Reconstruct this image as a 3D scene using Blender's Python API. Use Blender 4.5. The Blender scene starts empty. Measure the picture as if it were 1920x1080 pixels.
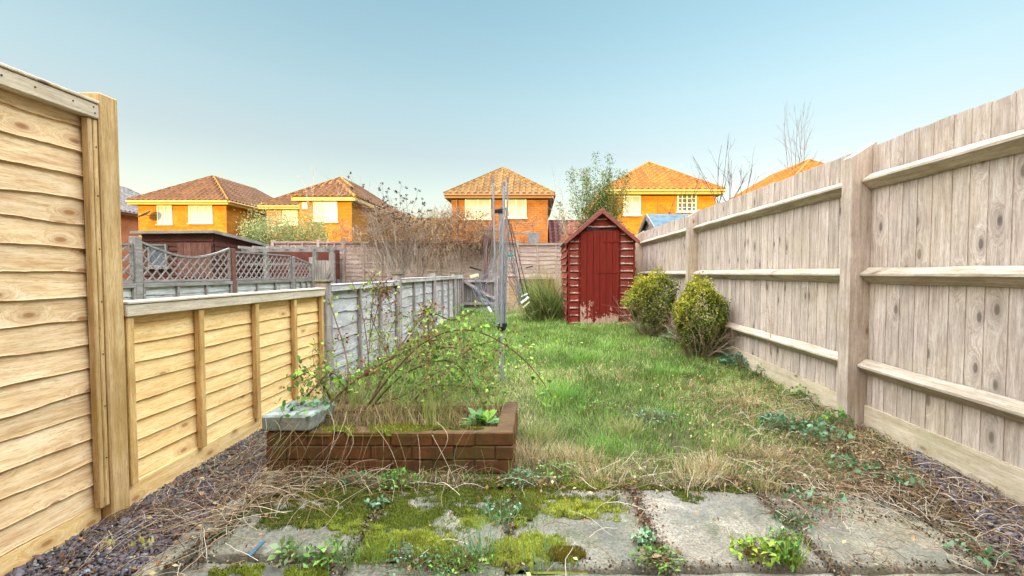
import bpy, math, random
import numpy as np
random.seed(7); rng = np.random.default_rng(7)
scn = bpy.context.scene
COL = scn.collection
F = 820.0; CH = 1.08
def P(px, py, y):            # survey: pixel + distance -> point in the garden
    return ((px-1000)*y/F, y, CH-(py-512)*y/F)
def ground(x, y):
    t = np.clip((np.asarray(y, float)-2)/6, 0, 1)
    return t*(0.14+0.04*np.clip(x, -2, 2.3))
def g1(x, y): return float(ground(x, y))

# ------------------------------------------------------------------ tagging
def tag(o, label=None, cat=None, group=None, kind=None):
    if label: o['label'] = label
    if cat: o['category'] = cat
    if group: o['group'] = group
    if kind: o['kind'] = kind
    return o
def thing(name, loc, label, cat, group=None):
    o = bpy.data.objects.new(name, None); COL.objects.link(o)
    o.empty_display_size = .1; o.location = loc
    return tag(o, label, cat, group)
def wloc(o):
    v = np.zeros(3)
    while o is not None:
        v = v+np.array(o.location); o = o.parent
    return v
def mk(name, V, Fc, mat, parent=None, origin=None, C=None, smooth=False):
    V = np.asarray(V, dtype=np.float64).reshape(-1, 3)
    if parent is not None: V = V-wloc(parent)
    elif origin is not None: V = V-np.array(origin)
    me = bpy.data.meshes.new(name)
    if isinstance(Fc, np.ndarray):
        n = Fc.shape[1]
        me.vertices.add(len(V)); me.vertices.foreach_set('co', V.astype(np.float32).ravel())
        me.loops.add(Fc.size); me.loops.foreach_set('vertex_index', Fc.astype(np.int32).ravel())
        me.polygons.add(len(Fc)); me.polygons.foreach_set('loop_start', np.arange(0, Fc.size, n, dtype=np.int32))
        me.update(calc_edges=True)
    else:
        me.from_pydata(V.tolist(), [], Fc)
    if C is not None:
        a = me.color_attributes.new('Col', 'FLOAT_COLOR', 'POINT')
        C = np.asarray(C); c = np.ones((len(V), 4), np.float32); c[:, :C.shape[1]] = C
        a.data.foreach_set('color', c.ravel())
    if smooth: me.polygons.foreach_set('use_smooth', [True]*len(me.polygons))
    me.update()
    o = bpy.data.objects.new(name, me); COL.objects.link(o)
    if mat is not None: me.materials.append(mat)
    if parent is not None: o.parent = parent
    elif origin is not None: o.location = origin
    return o

class MB:
    def __init__(s): s.v = []; s.f = []; s.c = []
    def add(s, pts, faces, rnd=None, wear=None):
        b = len(s.v); s.v += [tuple(p) for p in pts]
        s.f += [tuple(b+i for i in f) for f in faces]
        r = random.random() if rnd is None else rnd
        s.c += [(r, r, r, 1) if not wear or i not in wear else (r, r, r, 0) for i in range(len(pts))]
    HEX = [(0,3,2,1),(4,5,6,7),(0,1,5,4),(1,2,6,5),(2,3,7,6),(3,0,4,7)]
    def hexa(s, p, rnd=None): s.add(p, MB.HEX, rnd)
    def box(s, x0, x1, y0, y1, z0, z1, rnd=None):
        s.hexa([(x0,y0,z0),(x1,y0,z0),(x1,y1,z0),(x0,y1,z0),(x0,y0,z1),(x1,y0,z1),(x1,y1,z1),(x0,y1,z1)], rnd)
    def bbox(s, x0, x1, y0, y1, z0, z1, b=.004, rnd=None):   # box with small chamfers, slightly worn
        xs = (x0, x0+b, x1-b, x1); ys = (y0, y0+b, y1-b, y1); zs = (z0, z0+b, z1-b, z1)
        r = random.random() if rnd is None else rnd
        # three crossing slabs make chamfered hull: use explicit 24-vert hull
        V = []; idx = {}
        for sx in (0,1):
            for sy in (0,1):
                for sz in (0,1):
                    X = (xs[0],xs[1]) if sx==0 else (xs[3],xs[2]); Y = (ys[0],ys[1]) if sy==0 else (ys[3],ys[2]); Z = (zs[0],zs[1]) if sz==0 else (zs[3],zs[2])
                    idx[(sx,sy,sz)] = (len(V), len(V)+1, len(V)+2)
                    V += [(X[0],Y[1],Z[1]),(X[1],Y[0],Z[1]),(X[1],Y[1],Z[0])]
        f = []
        for a in range(3):
            o1, o2 = [(1,2),(0,2),(0,1)][a]
            for sgn in (0,1):
                q = []
                for (u, w) in ((0,0),(1,0),(1,1),(0,1)):
                    k = [0,0,0]; k[a] = sgn; k[o1] = u; k[o2] = w; q.append(idx[tuple(k)][a])
                f.append(tuple(q))
            for u in (0,1):
                for w in (0,1):
                    k0 = [0,0,0]; k0[a]=0; k0[o1]=u; k0[o2]=w; k1 = list(k0); k1[a]=1
                    i0 = idx[tuple(k0)]; i1 = idx[tuple(k1)]
                    f.append((i0[o1], i1[o1], i1[o2], i0[o2]))
        for k in idx.values(): f.append(k)
        s.add(V, f, r)
    def bar(s, a, b, w, h, up=(0,0,1), rnd=None):   # rectangular bar from a to b
        a = np.array(a, float); b = np.array(b, float); d = b-a; d /= np.linalg.norm(d)+1e-9
        u = np.array(up, float); sd = np.cross(d, u)
        if np.linalg.norm(sd) < 1e-4: sd = np.cross(d, (1,0,0))
        sd /= np.linalg.norm(sd); u = np.cross(sd, d)
        p = []
        for e in (a, b):
            for (i, j) in ((-1,-1),(1,-1),(1,1),(-1,1)): p.append(e+sd*i*w/2+u*j*h/2)
        s.hexa(p, rnd)
    def tube(s, pts, rad, n=6, rnd=None, cap=True):
        pts = [np.array(p, float) for p in pts]; K = len(pts)
        if not hasattr(rad, '__len__'): rad = [rad]*K
        V = []
        for i, p in enumerate(pts):
            d = pts[min(i+1, K-1)]-pts[max(i-1, 0)]; d /= np.linalg.norm(d)+1e-9
            a = np.cross(d, (0,0,1)) if abs(d[2]) < .9 else np.cross(d, (0,1,0))
            a /= np.linalg.norm(a); b = np.cross(d, a)
            for k in range(n):
                t = 2*math.pi*k/n; V.append(p+rad[i]*(math.cos(t)*a+math.sin(t)*b))
        f = [(i*n+k, i*n+(k+1)%n, (i+1)*n+(k+1)%n, (i+1)*n+k) for i in range(K-1) for k in range(n)]
        if cap: f += [tuple(range(n-1, -1, -1)), tuple(range((K-1)*n, K*n))]
        s.add(V, f, rnd)
    def build(s, name, mat, parent=None, origin=None, smooth=False):
        return mk(name, np.array(s.v), s.f, mat, parent, origin, np.array(s.c), smooth)

# ------------------------------------------------------------------ ribbons, leaves, twigs (numpy)
class Veg:
    """collects many small ribbons / leaves / thin tubes with a colour each, as quads"""
    def __init__(s): s.V = []; s.F = []; s.C = []; s.n = 0
    def _add(s, V, Fq, C):
        s.V.append(V.reshape(-1,3)); s.F.append(Fq.reshape(-1,4)+s.n); s.C.append(C.reshape(-1,3)); s.n += len(s.V[-1])
    def ribbons(s, L, W, side, C):       # L (N,K,3), W (N,K), side (N,3), C (N,3) or (N,K,3)
        N, K, _ = L.shape
        A = L-side[:,None,:]*W[:,:,None]/2; B = L+side[:,None,:]*W[:,:,None]/2
        V = np.stack([A, B], 2)          # N,K,2,3
        base = (np.arange(N)*K*2)[:,None]+(np.arange(K-1)*2)[None,:]
        Fq = np.stack([base, base+1, base+3, base+2], -1)
        if C.ndim == 2: C = np.repeat(C[:,None,:], K, 1)
        s._add(V, Fq, np.repeat(C[:,:,None,:], 2, 2))
    def blades(s, base, h, w, lean, C, K=4, az=None):   # grass: base (N,3)
        N = len(base); az = rng.uniform(0, 2*np.pi, N) if az is None else az
        d = np.stack([np.cos(az), np.sin(az), 0*az], 1); sd = np.stack([-np.sin(az), np.cos(az), 0*az], 1)
        tw = rng.uniform(-1.2, 1.2, N)
        sd = sd*np.cos(tw)[:,None]+d*np.sin(tw)[:,None]
        t = np.linspace(0, 1, K)[None,:]
        ang = lean[:,None]*(0.35+0.65*t)*1.0
        dz = np.cos(ang); dx = np.sin(ang)
        st = h[:,None]/(K-1)
        z = np.concatenate([np.zeros((N,1)), np.cumsum(dz[:,:-1]*st, 1)], 1)
        x = np.concatenate([np.zeros((N,1)), np.cumsum(dx[:,:-1]*st, 1)], 1)
        L = base[:,None,:]+d[:,None,:]*x[:,:,None]; L[:,:,2] += z
        W = w[:,None]*np.array([.8,1,.7,.12] if K==4 else list(np.linspace(1,.1,K)))[None,:]
        s.ribbons(L, W, sd, C)
    def leaves(s, p, size, C, up=.5, aspect=.55, fold=.25):   # rhombic folded leaves, p (N,3), size (N,)
        N = len(p)
        d = rng.normal(size=(N,3)); d /= np.linalg.norm(d, axis=1)[:,None]
        nrm = rng.normal(size=(N,3))*.6+np.array([0,0,up]); 
        sd = np.cross(d, nrm); sd /= np.linalg.norm(sd, axis=1)[:,None]+1e-9
        n = np.cross(sd, d)
        a = p; m = p+d*size[:,None]*.5; tip = p+d*size[:,None]
        l = m+sd*size[:,None]*aspect/2+n*size[:,None]*fold*.5; r = m-sd*size[:,None]*aspect/2+n*size[:,None]*fold*.5
        V = np.stack([a, l, tip, r], 1)
        s._add(V, (np.arange(N)*4)[:,None]+np.arange(4)[None,:], np.repeat(C[:,None,:], 4, 1))
    def broad(s, p, d, nrm, size, wid, C, K=4):   # broad leaf, centre line p->p+d*size drooping, width profile
        N = len(p); sd = np.cross(d, nrm); sd /= np.linalg.norm(sd, axis=1)[:,None]+1e-9
        t = np.linspace(0, 1, K+1)
        L = p[:,None,:]+d[:,None,:]*(size[:,None]*t[None,:])[:,:,None]
        L[:,:,2] -= (size[:,None]*.25*t[None,:]**2)
        prof = np.sin(np.pi*np.clip(t*.93+.05, 0, 1))**.8
        s.ribbons(L, wid[:,None]*prof[None,:], sd, C)
    def tubes(s, L, R, C, n=4):          # L (N,K,3) R (N,K)
        N, K, _ = L.shape
        d = np.gradient(L, axis=1); d /= np.linalg.norm(d, axis=2, keepdims=True)+1e-9
        ref = np.where(np.abs(d[...,2:3])<.9, np.array([0,0,1.]), np.array([0,1.,0]))
        a = np.cross(d, ref); a /= np.linalg.norm(a, axis=2, keepdims=True)+1e-9; b = np.cross(d, a)
        ph = np.arange(n)*2*np.pi/n
        V = L[:,:,None,:]+R[:,:,None,None]*(np.cos(ph)[None,None,:,None]*a[:,:,None,:]+np.sin(ph)[None,None,:,None]*b[:,:,None,:])
        b0 = (np.arange(N)*K*n)[:,None,None]+(np.arange(K-1)*n)[None,:,None]
        k = np.arange(n)[None,None,:]; k2 = (k+1)%n
        Fq = np.stack([b0+k, b0+k2, b0+n+k2, b0+n+k], -1)
        Cc = np.broadcast_to(C[:,None,None,:], (N,K,n,3)) if C.ndim==2 else C
        s._add(V, Fq, np.array(Cc))
    def build(s, name, mat, parent=None, origin=None):
        return mk(name, np.concatenate(s.V), np.concatenate(s.F), mat, parent, origin, np.concatenate(s.C))

def pal(N, cols, wts=None, jit=.12):
    cols = np.array(cols, float); wts = np.ones(len(cols)) if wts is None else np.array(wts, float)
    i = rng.choice(len(cols), N, p=wts/wts.sum())
    c = cols[i]*rng.uniform(1-jit*1.6, 1+jit*1.6, (N,1))*rng.uniform(1-jit*.5, 1+jit*.5, (N,3))
    return np.clip(c, .003, .95)
def vnoise(x, y, sc, seed=0):            # smooth value noise 0..1
    r = np.random.default_rng(seed).random((64, 64))
    u = np.asarray(x)*sc+17.3; v = np.asarray(y)*sc+9.1
    i = np.floor(u).astype(int); j = np.floor(v).astype(int); fu = u-i; fv = v-j
    fu = fu*fu*(3-2*fu); fv = fv*fv*(3-2*fv)
    q = lambda a, b: r[a%64, b%64]
    return (q(i,j)*(1-fu)+q(i+1,j)*fu)*(1-fv)+(q(i,j+1)*(1-fu)+q(i+1,j+1)*fu)*fv
def fbm(x, y, sc, seed=0): return .5*vnoise(x,y,sc,seed)+.3*vnoise(x,y,sc*2.1,seed+1)+.2*vnoise(x,y,sc*4.3,seed+2)

# wandering branch polylines
def wander(p, d, length, K, wig, grav=0.0):
    p = np.array(p, float); d = np.array(d, float); d /= np.linalg.norm(d)
    out = [p.copy()]
    for i in range(K-1):
        d = d+rng.normal(size=3)*wig+np.array([0,0,grav]); d /= np.linalg.norm(d)
        p = p+d*length/(K-1); out.append(p.copy())
    return np.array(out)
def branchy(veg, p, d, length, rad, depth, C, wig=.12, nsub=(3,5), spread=.7, shrink=.6, K=6, grav=0.02, tips=None, sub0=.25):
    L = wander(p, d, length, K, wig, grav)
    R = np.linspace(rad, rad*.35, K)
    veg.tubes(L[None], R[None], np.array([C]), 4)
    if depth == 0:
        if tips is not None: tips.append(L[-1]); 
        return
    for k in range(random.randint(*nsub)):
        t = random.uniform(sub0, .98); i = min(int(t*(K-1)), K-2); fr = t*(K-1)-i
        q = L[i]*(1-fr)+L[i+1]*fr; dd = L[i+1]-L[i]; dd /= np.linalg.norm(dd)
        dd = dd+rng.normal(size=3)*spread*.75
        branchy(veg, q, dd, length*shrink*random.uniform(.7,1.15), R[i]*.6, depth-1, C, wig, nsub, spread, shrink, max(4, K-1), grav, tips, sub0)
    if tips is not None: tips.append(L[-1])

# ------------------------------------------------------------------ materials
class NT:
    def __init__(s, name):
        s.m = bpy.data.materials.new(name); s.m.use_nodes = True; s.t = s.m.node_tree; s.t.nodes.clear()
        s.out = s.n('ShaderNodeOutputMaterial'); s.b = s.n('ShaderNodeBsdfPrincipled'); s.l(s.b.outputs[0], s.out.inputs[0])
    def n(s, k, **kw):
        o = s.t.nodes.new(k)
        for a, b in kw.items(): setattr(o, a, b)
        return o
    def l(s, a, b): s.t.links.new(a, b)
    def co(s, scale=(1,1,1), kind='Object', loc=None):
        t = s.n('ShaderNodeTexCoord'); m = s.n('ShaderNodeMapping'); m.inputs['Scale'].default_value = scale
        s.l(t.outputs[kind], m.inputs['Vector'])
        if loc is not None: s.l(loc, m.inputs['Location'])
        return m.outputs[0]
    def noise(s, v, sc, det=4, rough=.6, dist=0):
        o = s.n('ShaderNodeTexNoise'); o.inputs['Scale'].default_value = sc; o.inputs['Detail'].default_value = det
        o.inputs['Roughness'].default_value = rough; o.inputs['Distortion'].default_value = dist
        if v is not None: s.l(v, o.inputs['Vector'])
        return o.outputs[0]
    def ramp(s, f, stops, interp='LINEAR'):
        o = s.n('ShaderNodeValToRGB'); e = o.color_ramp; e.interpolation = interp
        while len(e.elements) < len(stops): e.elements.new(.5)
        for i, (p, c) in enumerate(stops):
            e.elements[i].position = p; e.elements[i].color = (*c, 1) if len(c) == 3 else c
        s.l(f, o.inputs[0]); return o.outputs[0]
    def mix(s, f, a, b, mode='MIX'):
        o = s.n('ShaderNodeMix'); o.data_type = 'RGBA'; o.blend_type = mode
        for sock, v in ((o.inputs[0], f), (o.inputs[6], a), (o.inputs[7], b)):
            if isinstance(v, (int, float)): sock.default_value = v
            elif isinstance(v, tuple): sock.default_value = (*v, 1)
            else: s.l(v, sock)
        return o.outputs[2]
    def math(s, op, a, b=None):
        o = s.n('ShaderNodeMath', operation=op)
        for i, v in enumerate((a, b)):
            if v is None: continue
            if isinstance(v, (int, float)): o.inputs[i].default_value = v
            else: s.l(v, o.inputs[i])
        return o.outputs[0]
    def bump(s, h, st=.3, d=.01):
        o = s.n('ShaderNodeBump'); o.inputs['Strength'].default_value = st; o.inputs['Distance'].default_value = d
        s.l(h, o.inputs['Height']); s.l(o.outputs[0], s.b.inputs['Normal']); return o
    def fin(s, col, rough=.8, metal=0, spec=.3):
        if isinstance(col, tuple): s.b.inputs['Base Color'].default_value = (*col, 1)
        else: s.l(col, s.b.inputs['Base Color'])
        if isinstance(rough, (int, float)): s.b.inputs['Roughness'].default_value = rough
        else: s.l(rough, s.b.inputs['Roughness'])
        s.b.inputs['Metallic'].default_value = metal; s.b.inputs['Specular IOR Level'].default_value = spec
        return s.m
def attr(t): o = t.n('ShaderNodeAttribute'); o.attribute_name = 'Col'; return o.outputs['Color']

def m_veg(name, trans=.3, rough=.6):
    t = NT(name); c = attr(t)
    t.fin(c, rough, spec=.10)
    tr = t.n('ShaderNodeBsdfTranslucent'); t.l(c, tr.inputs[0])
    mx = t.n('ShaderNodeMixShader'); mx.inputs[0].default_value = trans*.7
    t.l(t.b.outputs[0], mx.inputs[1]); t.l(tr.outputs[0], mx.inputs[2]); t.l(mx.outputs[0], t.out.inputs[0])
    return t.m
def m_wood(name, cols,  axis='Y', knots=.5, vary=.25, grain=1.0, stain=None, stain_amt=0, rough=.8, knot_col=(.12,.05,.02), kscale=1.0, blotch=.35, bstr=.5, wear=None):
    """cols: dark, mid, light; axis: grain direction"""
    t = NT(name); r = attr(t)
    off = t.n('ShaderNodeVectorMath', operation='SCALE'); t.l(r, off.inputs[0]); off.inputs['Scale'].default_value = 37.0
    g = {'X': (1,12,12), 'Y': (12,1,12), 'Z': (12,12,1)}[axis]; k = {'X': (4.2,11,11), 'Y': (11,4.2,11), 'Z': (11,11,4.2)}[axis]
    v = t.co(g, loc=off.outputs[0]); kv = t.co(tuple(a*kscale for a in k), loc=off.outputs[0])
    vo = t.n('ShaderNodeTexVoronoi'); vo.voronoi_dimensions = '2D'; vo.inputs['Scale'].default_value = 1.0
    ksp = t.n('ShaderNodeSeparateXYZ'); t.l(t.co((1,1,1)), ksp.inputs[0]); kcb = t.n('ShaderNodeCombineXYZ')
    ku, kw = ((4.6, 10) if axis in 'XY' else (10, 4.6)); rs = t.n('ShaderNodeSeparateColor'); t.l(r, rs.inputs[0])
    t.l(t.math('ADD', t.math('MULTIPLY', t.math('ADD', ksp.outputs[0], ksp.outputs[1]), ku*kscale), t.math('MULTIPLY', rs.outputs[0], 53.0)), kcb.inputs[0])
    t.l(t.math('ADD', t.math('MULTIPLY', ksp.outputs[2], kw*kscale), t.math('MULTIPLY', rs.outputs[0], 91.0)), kcb.inputs[1]); t.l(kcb.outputs[0], vo.inputs['Vector'])
    dist = vo.outputs['Distance']
    ks = t.n('ShaderNodeSeparateColor'); t.l(vo.outputs['Color'], ks.inputs[0])
    on = t.math('LESS_THAN', ks.outputs[0], knots*.62)
    warp = t.math('MULTIPLY', t.math('MULTIPLY', on, 1.0), t.math('POWER', t.math('MAXIMUM', t.math('SUBTRACT', .5, dist), 0.0), 2.0))
    warp = t.math('MULTIPLY', warp, 5.0)
    va = t.n('ShaderNodeVectorMath', operation='ADD'); cw = t.n('ShaderNodeCombineXYZ')
    for i in range(3): t.l(warp, cw.inputs[i])
    t.l(v, va.inputs[0]); t.l(cw.outputs[0], va.inputs[1])
    n1 = t.noise(va.outputs[0], 3.2*grain, 5, .65, .25); n2 = t.noise(va.outputs[0], 9*grain, 3, .7)
    f = t.math('ADD', t.math('MULTIPLY', n1, .65), t.math('MULTIPLY', n2, .35))
    c = t.ramp(f, [(.36, cols[0]), (.5, cols[1]), (.64, cols[2])])
    big = t.noise(t.co((1,1,1), loc=off.outputs[0]), 3.5, 4, .6)
    c = t.mix(t.ramp(big, [(.35, (blotch,)*3), (.62, (0,0,0))]), c, tuple(x*.62 for x in cols[0]))
    # board to board variation
    sep = t.n('ShaderNodeSeparateColor'); t.l(r, sep.inputs[0])
    wn = t.n('ShaderNodeTexWhiteNoise'); wn.noise_dimensions = '1D'; t.l(t.math('MULTIPLY', sep.outputs[0], 913.0), wn.inputs['W'])
    br = t.math('ADD', t.math('MULTIPLY', wn.outputs[0], vary), 1-vary*.5)
    cb = t.n('ShaderNodeCombineColor')
    for i in range(3): t.l(br, cb.inputs[i])
    c = t.mix(1.0, c, cb.outputs[0], 'MULTIPLY')
    # knots: only in some cells
    km = t.ramp(dist, [(.0, (1,1,1)), (.07, (.95,.95,.95)), (.12, (.34,.34,.34)), (.30, (0,0,0))])
    c = t.mix(t.math('MULTIPLY', t.math('MULTIPLY', on, km), .8), c, knot_col)
    if stain is not None:
        sn = t.noise(t.co((1,1,1)), 1.6, 5, .65)
        c = t.mix(t.ramp(sn, [(.48, (0,0,0)), (.7, (stain_amt,)*3)]), c, stain)
    fine = t.noise(va.outputs[0], 26*grain, 2, .7)
    c = t.mix(t.ramp(fine, [(.34,(.5,.5,.5)),(.46,(0,0,0))]), c, tuple(x*.55 for x in cols[0]))
    if wear is not None:
        at = t.n('ShaderNodeAttribute'); at.attribute_name = 'Col'
        wf = t.math('ADD', t.math('SUBTRACT', 1.0, at.outputs['Alpha']), t.math('MULTIPLY', t.math('SUBTRACT', t.noise(t.co(), 14, 5, .7), .5), .55))
        c = t.mix(t.ramp(wf, [(.90,(0,0,0)),(1.0,(.85,.85,.85))]), c, wear)
    t.bump(t.math('ADD', f, t.math('MULTIPLY', dist, .2)), bstr, .004)
    return t.fin(c, rough, spec=.12)
def m_plain(name, col, rough=.7, var=.25, sc=6, metal=0, spec=.3, bump=.2, col2=None):
    t = NT(name); v = t.co()
    n = t.noise(v, sc, 6, .65)
    c2 = col2 if col2 else tuple(x*(1-var) for x in col)
    c = t.mix(t.ramp(n, [(.35, (0,0,0)), (.65, (1,1,1))]), c2, col)
    t.bump(t.noise(v, sc*8, 4, .6), bump, .004)
    return t.fin(c, rough, metal, spec)
def wallco(t, s=1.0):
    tc = t.n('ShaderNodeTexCoord'); sp = t.n('ShaderNodeSeparateXYZ'); t.l(tc.outputs['Object'], sp.inputs[0])
    cb = t.n('ShaderNodeCombineXYZ'); t.l(t.math('MULTIPLY', t.math('ADD', sp.outputs[0], sp.outputs[1]), s), cb.inputs[0])
    t.l(t.math('MULTIPLY', sp.outputs[2], s), cb.inputs[1]); return cb.outputs[0]
def m_brick(name, c1, c2, mortar, bw=.225, bh=.075, mort=.01, moss=None, dirt=None):
    t = NT(name); v = wallco(t)
    b = t.n('ShaderNodeTexBrick'); t.l(v, b.inputs['Vector'])
    for k, x in (('Scale',1.0),('Mortar Size',mort),('Mortar Smooth',.2),('Brick Width',bw),('Row Height',bh),('Bias',0.0)): b.inputs[k].default_value = x
    b.inputs['Color1'].default_value = (*c1,1); b.inputs['Color2'].default_value = (*c2,1); b.inputs['Mortar'].default_value = (*mortar,1)
    ob = t.co()
    c = t.mix(.45, b.outputs[0], t.ramp(t.noise(ob, 30, 5, .7), [(.3, tuple(x*.5 for x in c1)), (.7, c2)]))
    if dirt: c = t.mix(t.ramp(t.noise(ob, 7, 5, .7), [(.4,(0,0,0)), (.6,(.8,.8,.8))]), c, dirt)
    c = t.mix(t.ramp(t.noise(ob, .9, 4, .65), [(.4,(0,0,0)),(.65,(.55,.55,.55))]), c, tuple(x*.45 for x in c1))
    if moss: c = t.mix(t.ramp(t.noise(ob, 4.5, 6, .75), [(.5,(0,0,0)), (.62,(.75,.75,.75))]), c, moss)
    t.bump(t.math('SUBTRACT', t.math('MULTIPLY', t.noise(ob, 60, 4), .4), b.outputs['Fac']), .6, .006)
    return t.fin(c, .9)
# ------------------------------------------------------------------ shared materials
W_NEW = m_wood('new_larch', [(.55,.325,.15),(.76,.53,.29),(.89,.71,.47)], 'Y', knots=.65, vary=.22, knot_col=(.25,.09,.025), blotch=.25)
W_NEWV = m_wood('new_larch_upright', [(.40,.24,.09),(.58,.38,.17),(.70,.50,.27)], 'Z', knots=.2, vary=.15, knot_col=(.25,.1,.03), stain=(.33,.19,.05), stain_amt=.6)
W_NEWC = m_wood('pale_capping', [(.46,.36,.24),(.62,.52,.38),(.74,.66,.53)], 'Y', knots=.15, vary=.1)
W_YEL = m_wood('yellow_larch', [(.66,.39,.145),(.84,.56,.24),(.90,.69,.37)], 'Y', knots=.5, vary=.14, knot_col=(.30,.11,.03), blotch=.12)
W_YELV = m_wood('yellow_batten', [(.40,.22,.07),(.56,.35,.13),(.66,.45,.2)], 'Z', knots=.1, vary=.15)
W_GREY = m_wood('grey_larch', [(.31,.29,.28),(.50,.475,.46),(.68,.66,.65)], 'Y', knots=.3, vary=.2, knot_col=(.12,.09,.08), stain=(.30,.21,.15), stain_amt=.45)
W_GREYV = m_wood('grey_batten', [(.22,.17,.14),(.36,.30,.27),(.48,.43,.40)], 'Z', knots=.1, vary=.25)
W_TRE = m_wood('trellis_grey', [(.17,.145,.13),(.26,.23,.21),(.36,.33,.31)], 'Y', knots=.1, vary=.2)
W_BOARD = m_wood('featheredge', [(.31,.235,.185),(.49,.395,.325),(.64,.555,.485)], 'Z', knots=.42, vary=.28, knot_col=(.05,.032,.028), kscale=.75, stain=(.46,.36,.22), stain_amt=.35, blotch=.22)
W_RAIL = m_wood('arris_rail', [(.32,.25,.17),(.48,.395,.30),(.62,.54,.435)], 'Y', knots=.2, vary=.12, blotch=.3)
W_POST = m_wood('weathered_post', [(.32,.24,.18),(.47,.375,.30),(.60,.505,.42)], 'Z', knots=.14, vary=.1, stain=(.36,.27,.13), stain_amt=.5)
W_GBOARD = m_wood('gravel_board', [(.42,.33,.21),(.58,.47,.33),(.70,.60,.46)], 'Y', knots=.2, vary=.1, stain=(.35,.32,.16), stain_amt=.55)
W_BROWN = m_wood('brown_post', [(.10,.04,.03),(.17,.075,.055),(.25,.12,.09)], 'Z', knots=.1, vary=.2)
W_BACK = m_wood('back_fence', [(.30,.20,.165),(.45,.33,.28),(.58,.46,.40)], 'X', knots=.2, vary=.25, blotch=.3)
W_RED = m_wood('red_shed_boards', [(.095,.014,.008),(.155,.022,.012),(.23,.045,.028)], 'X', knots=.1, vary=.3, stain=(.34,.17,.13), stain_amt=.3, wear=(.52,.36,.30))
W_REDV = m_wood('red_shed_door', [(.10,.011,.006),(.15,.015,.008),(.21,.026,.014)], 'Z', knots=.05, vary=.12)
W_REDR = m_wood('brown_shed_boards', [(.065,.024,.02),(.11,.042,.033),(.17,.07,.055)], 'X', knots=.1, vary=.25)
FELT = m_plain('roof_felt', (.15,.155,.16), .95, .4, 12)
FELTB = m_plain('blue_roof_felt', (.10,.16,.19), .9, .5, 7, bump=.6)
METAL = m_plain('dull_aluminium', (.36,.38,.41), .42, .2, 20, metal=.55, spec=.5, bump=.05)
BLACKP = m_plain('black_plastic', (.02,.02,.022), .45, .2)
CONC = m_plain('concrete', (.42,.40,.34), .95, .3, 9, bump=.5, col2=(.28,.27,.21))
V_GRASS = m_veg('grass_blades', .35, .55); V_LEAF = m_veg('leaves', .3, .5); V_TWIG = m_veg('twigs', 0, .9)

# ------------------------------------------------------------------ lap boards on a plane X = const, lying along Y
def lap_boards(X, y0, y1, z0, z1, n, wav=.006, face=1, seg=60, th=.011, gy=None, rough_edge=.3):
    V = []; Fq = []; C = []; hs = (z1-z0)/n; L = max(8, int(seg))
    ys = np.linspace(y0, y1, L)
    for i in range(n):
        zb = z0+i*hs; zt = zb+hs+.025; r = random.random()
        s1 = random.uniform(0, 99)
        lo = zb+wav*(np.sin(ys*7+s1)*.6+np.sin(ys*17+s1*3)*.35+(rng.random(L)-.5)*.5)
        if random.random() < rough_edge:
            c = random.uniform(y0, y1); lo += wav*2.0*np.exp(-((ys-c)/.12)**2)*random.choice((-1,1))
        top = np.full(L, min(zt, z1)); b = len(V)
        for k in range(L):
            xo = face*th*(1+.15*math.sin(ys[k]*5+s1)); 
            V += [(X+face*.001*(i%2), ys[k], top[k]), (X+xo+face*.002, ys[k], lo[k]+.004), (X+xo+face*.004, ys[k], lo[k]), (X-face*.002, ys[k], lo[k])]
            C += [(r,)*3]*4
        for k in range(L-1):
            for a in range(3):
                q = (b+k*4+a, b+k*4+a+1, b+(k+1)*4+a+1, b+(k+1)*4+a); Fq.append(q if face > 0 else q[::-1])
    bk = len(V)                      # back skin so that the panel is closed
    V += [(X-face*.004,y0,z0),(X-face*.004,y1,z0),(X-face*.004,y1,z1),(X-face*.004,y0,z1)]; C += [(.5,)*3]*4
    Fq.append((bk,bk+1,bk+2,bk+3))
    return np.array(V), Fq, np.array(C)
def lap_panel(parent, X, y0, y1, z0, z1, n, mb, mv, mc, battens, bw=.04, bt=.028, cap=.05, wav=.006, top_over=.012, rough_edge=.3):
    V, Fq, C = lap_boards(X, y0, y1, z0, z1-.002, n, wav, rough_edge=rough_edge)
    mk('board_panel', V, Fq, mb, parent, None, C)
    for yb in battens:
        m = MB(); m.bbox(X+.019, X+.019+bt, yb-bw/2, yb+bw/2, z0-.005, z1-cap-.002, .003); m.build('batten', mv, parent)
    m = MB(); m.bbox(X+.019, X+.019+bt+.01, y0, y1, z1-cap, z1, .004)
    m.bbox(X-.03, X+.019+bt+.016, y0, y1, z1+.001, z1+.014, .003); m.build('top_rail', mc, parent)

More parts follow.
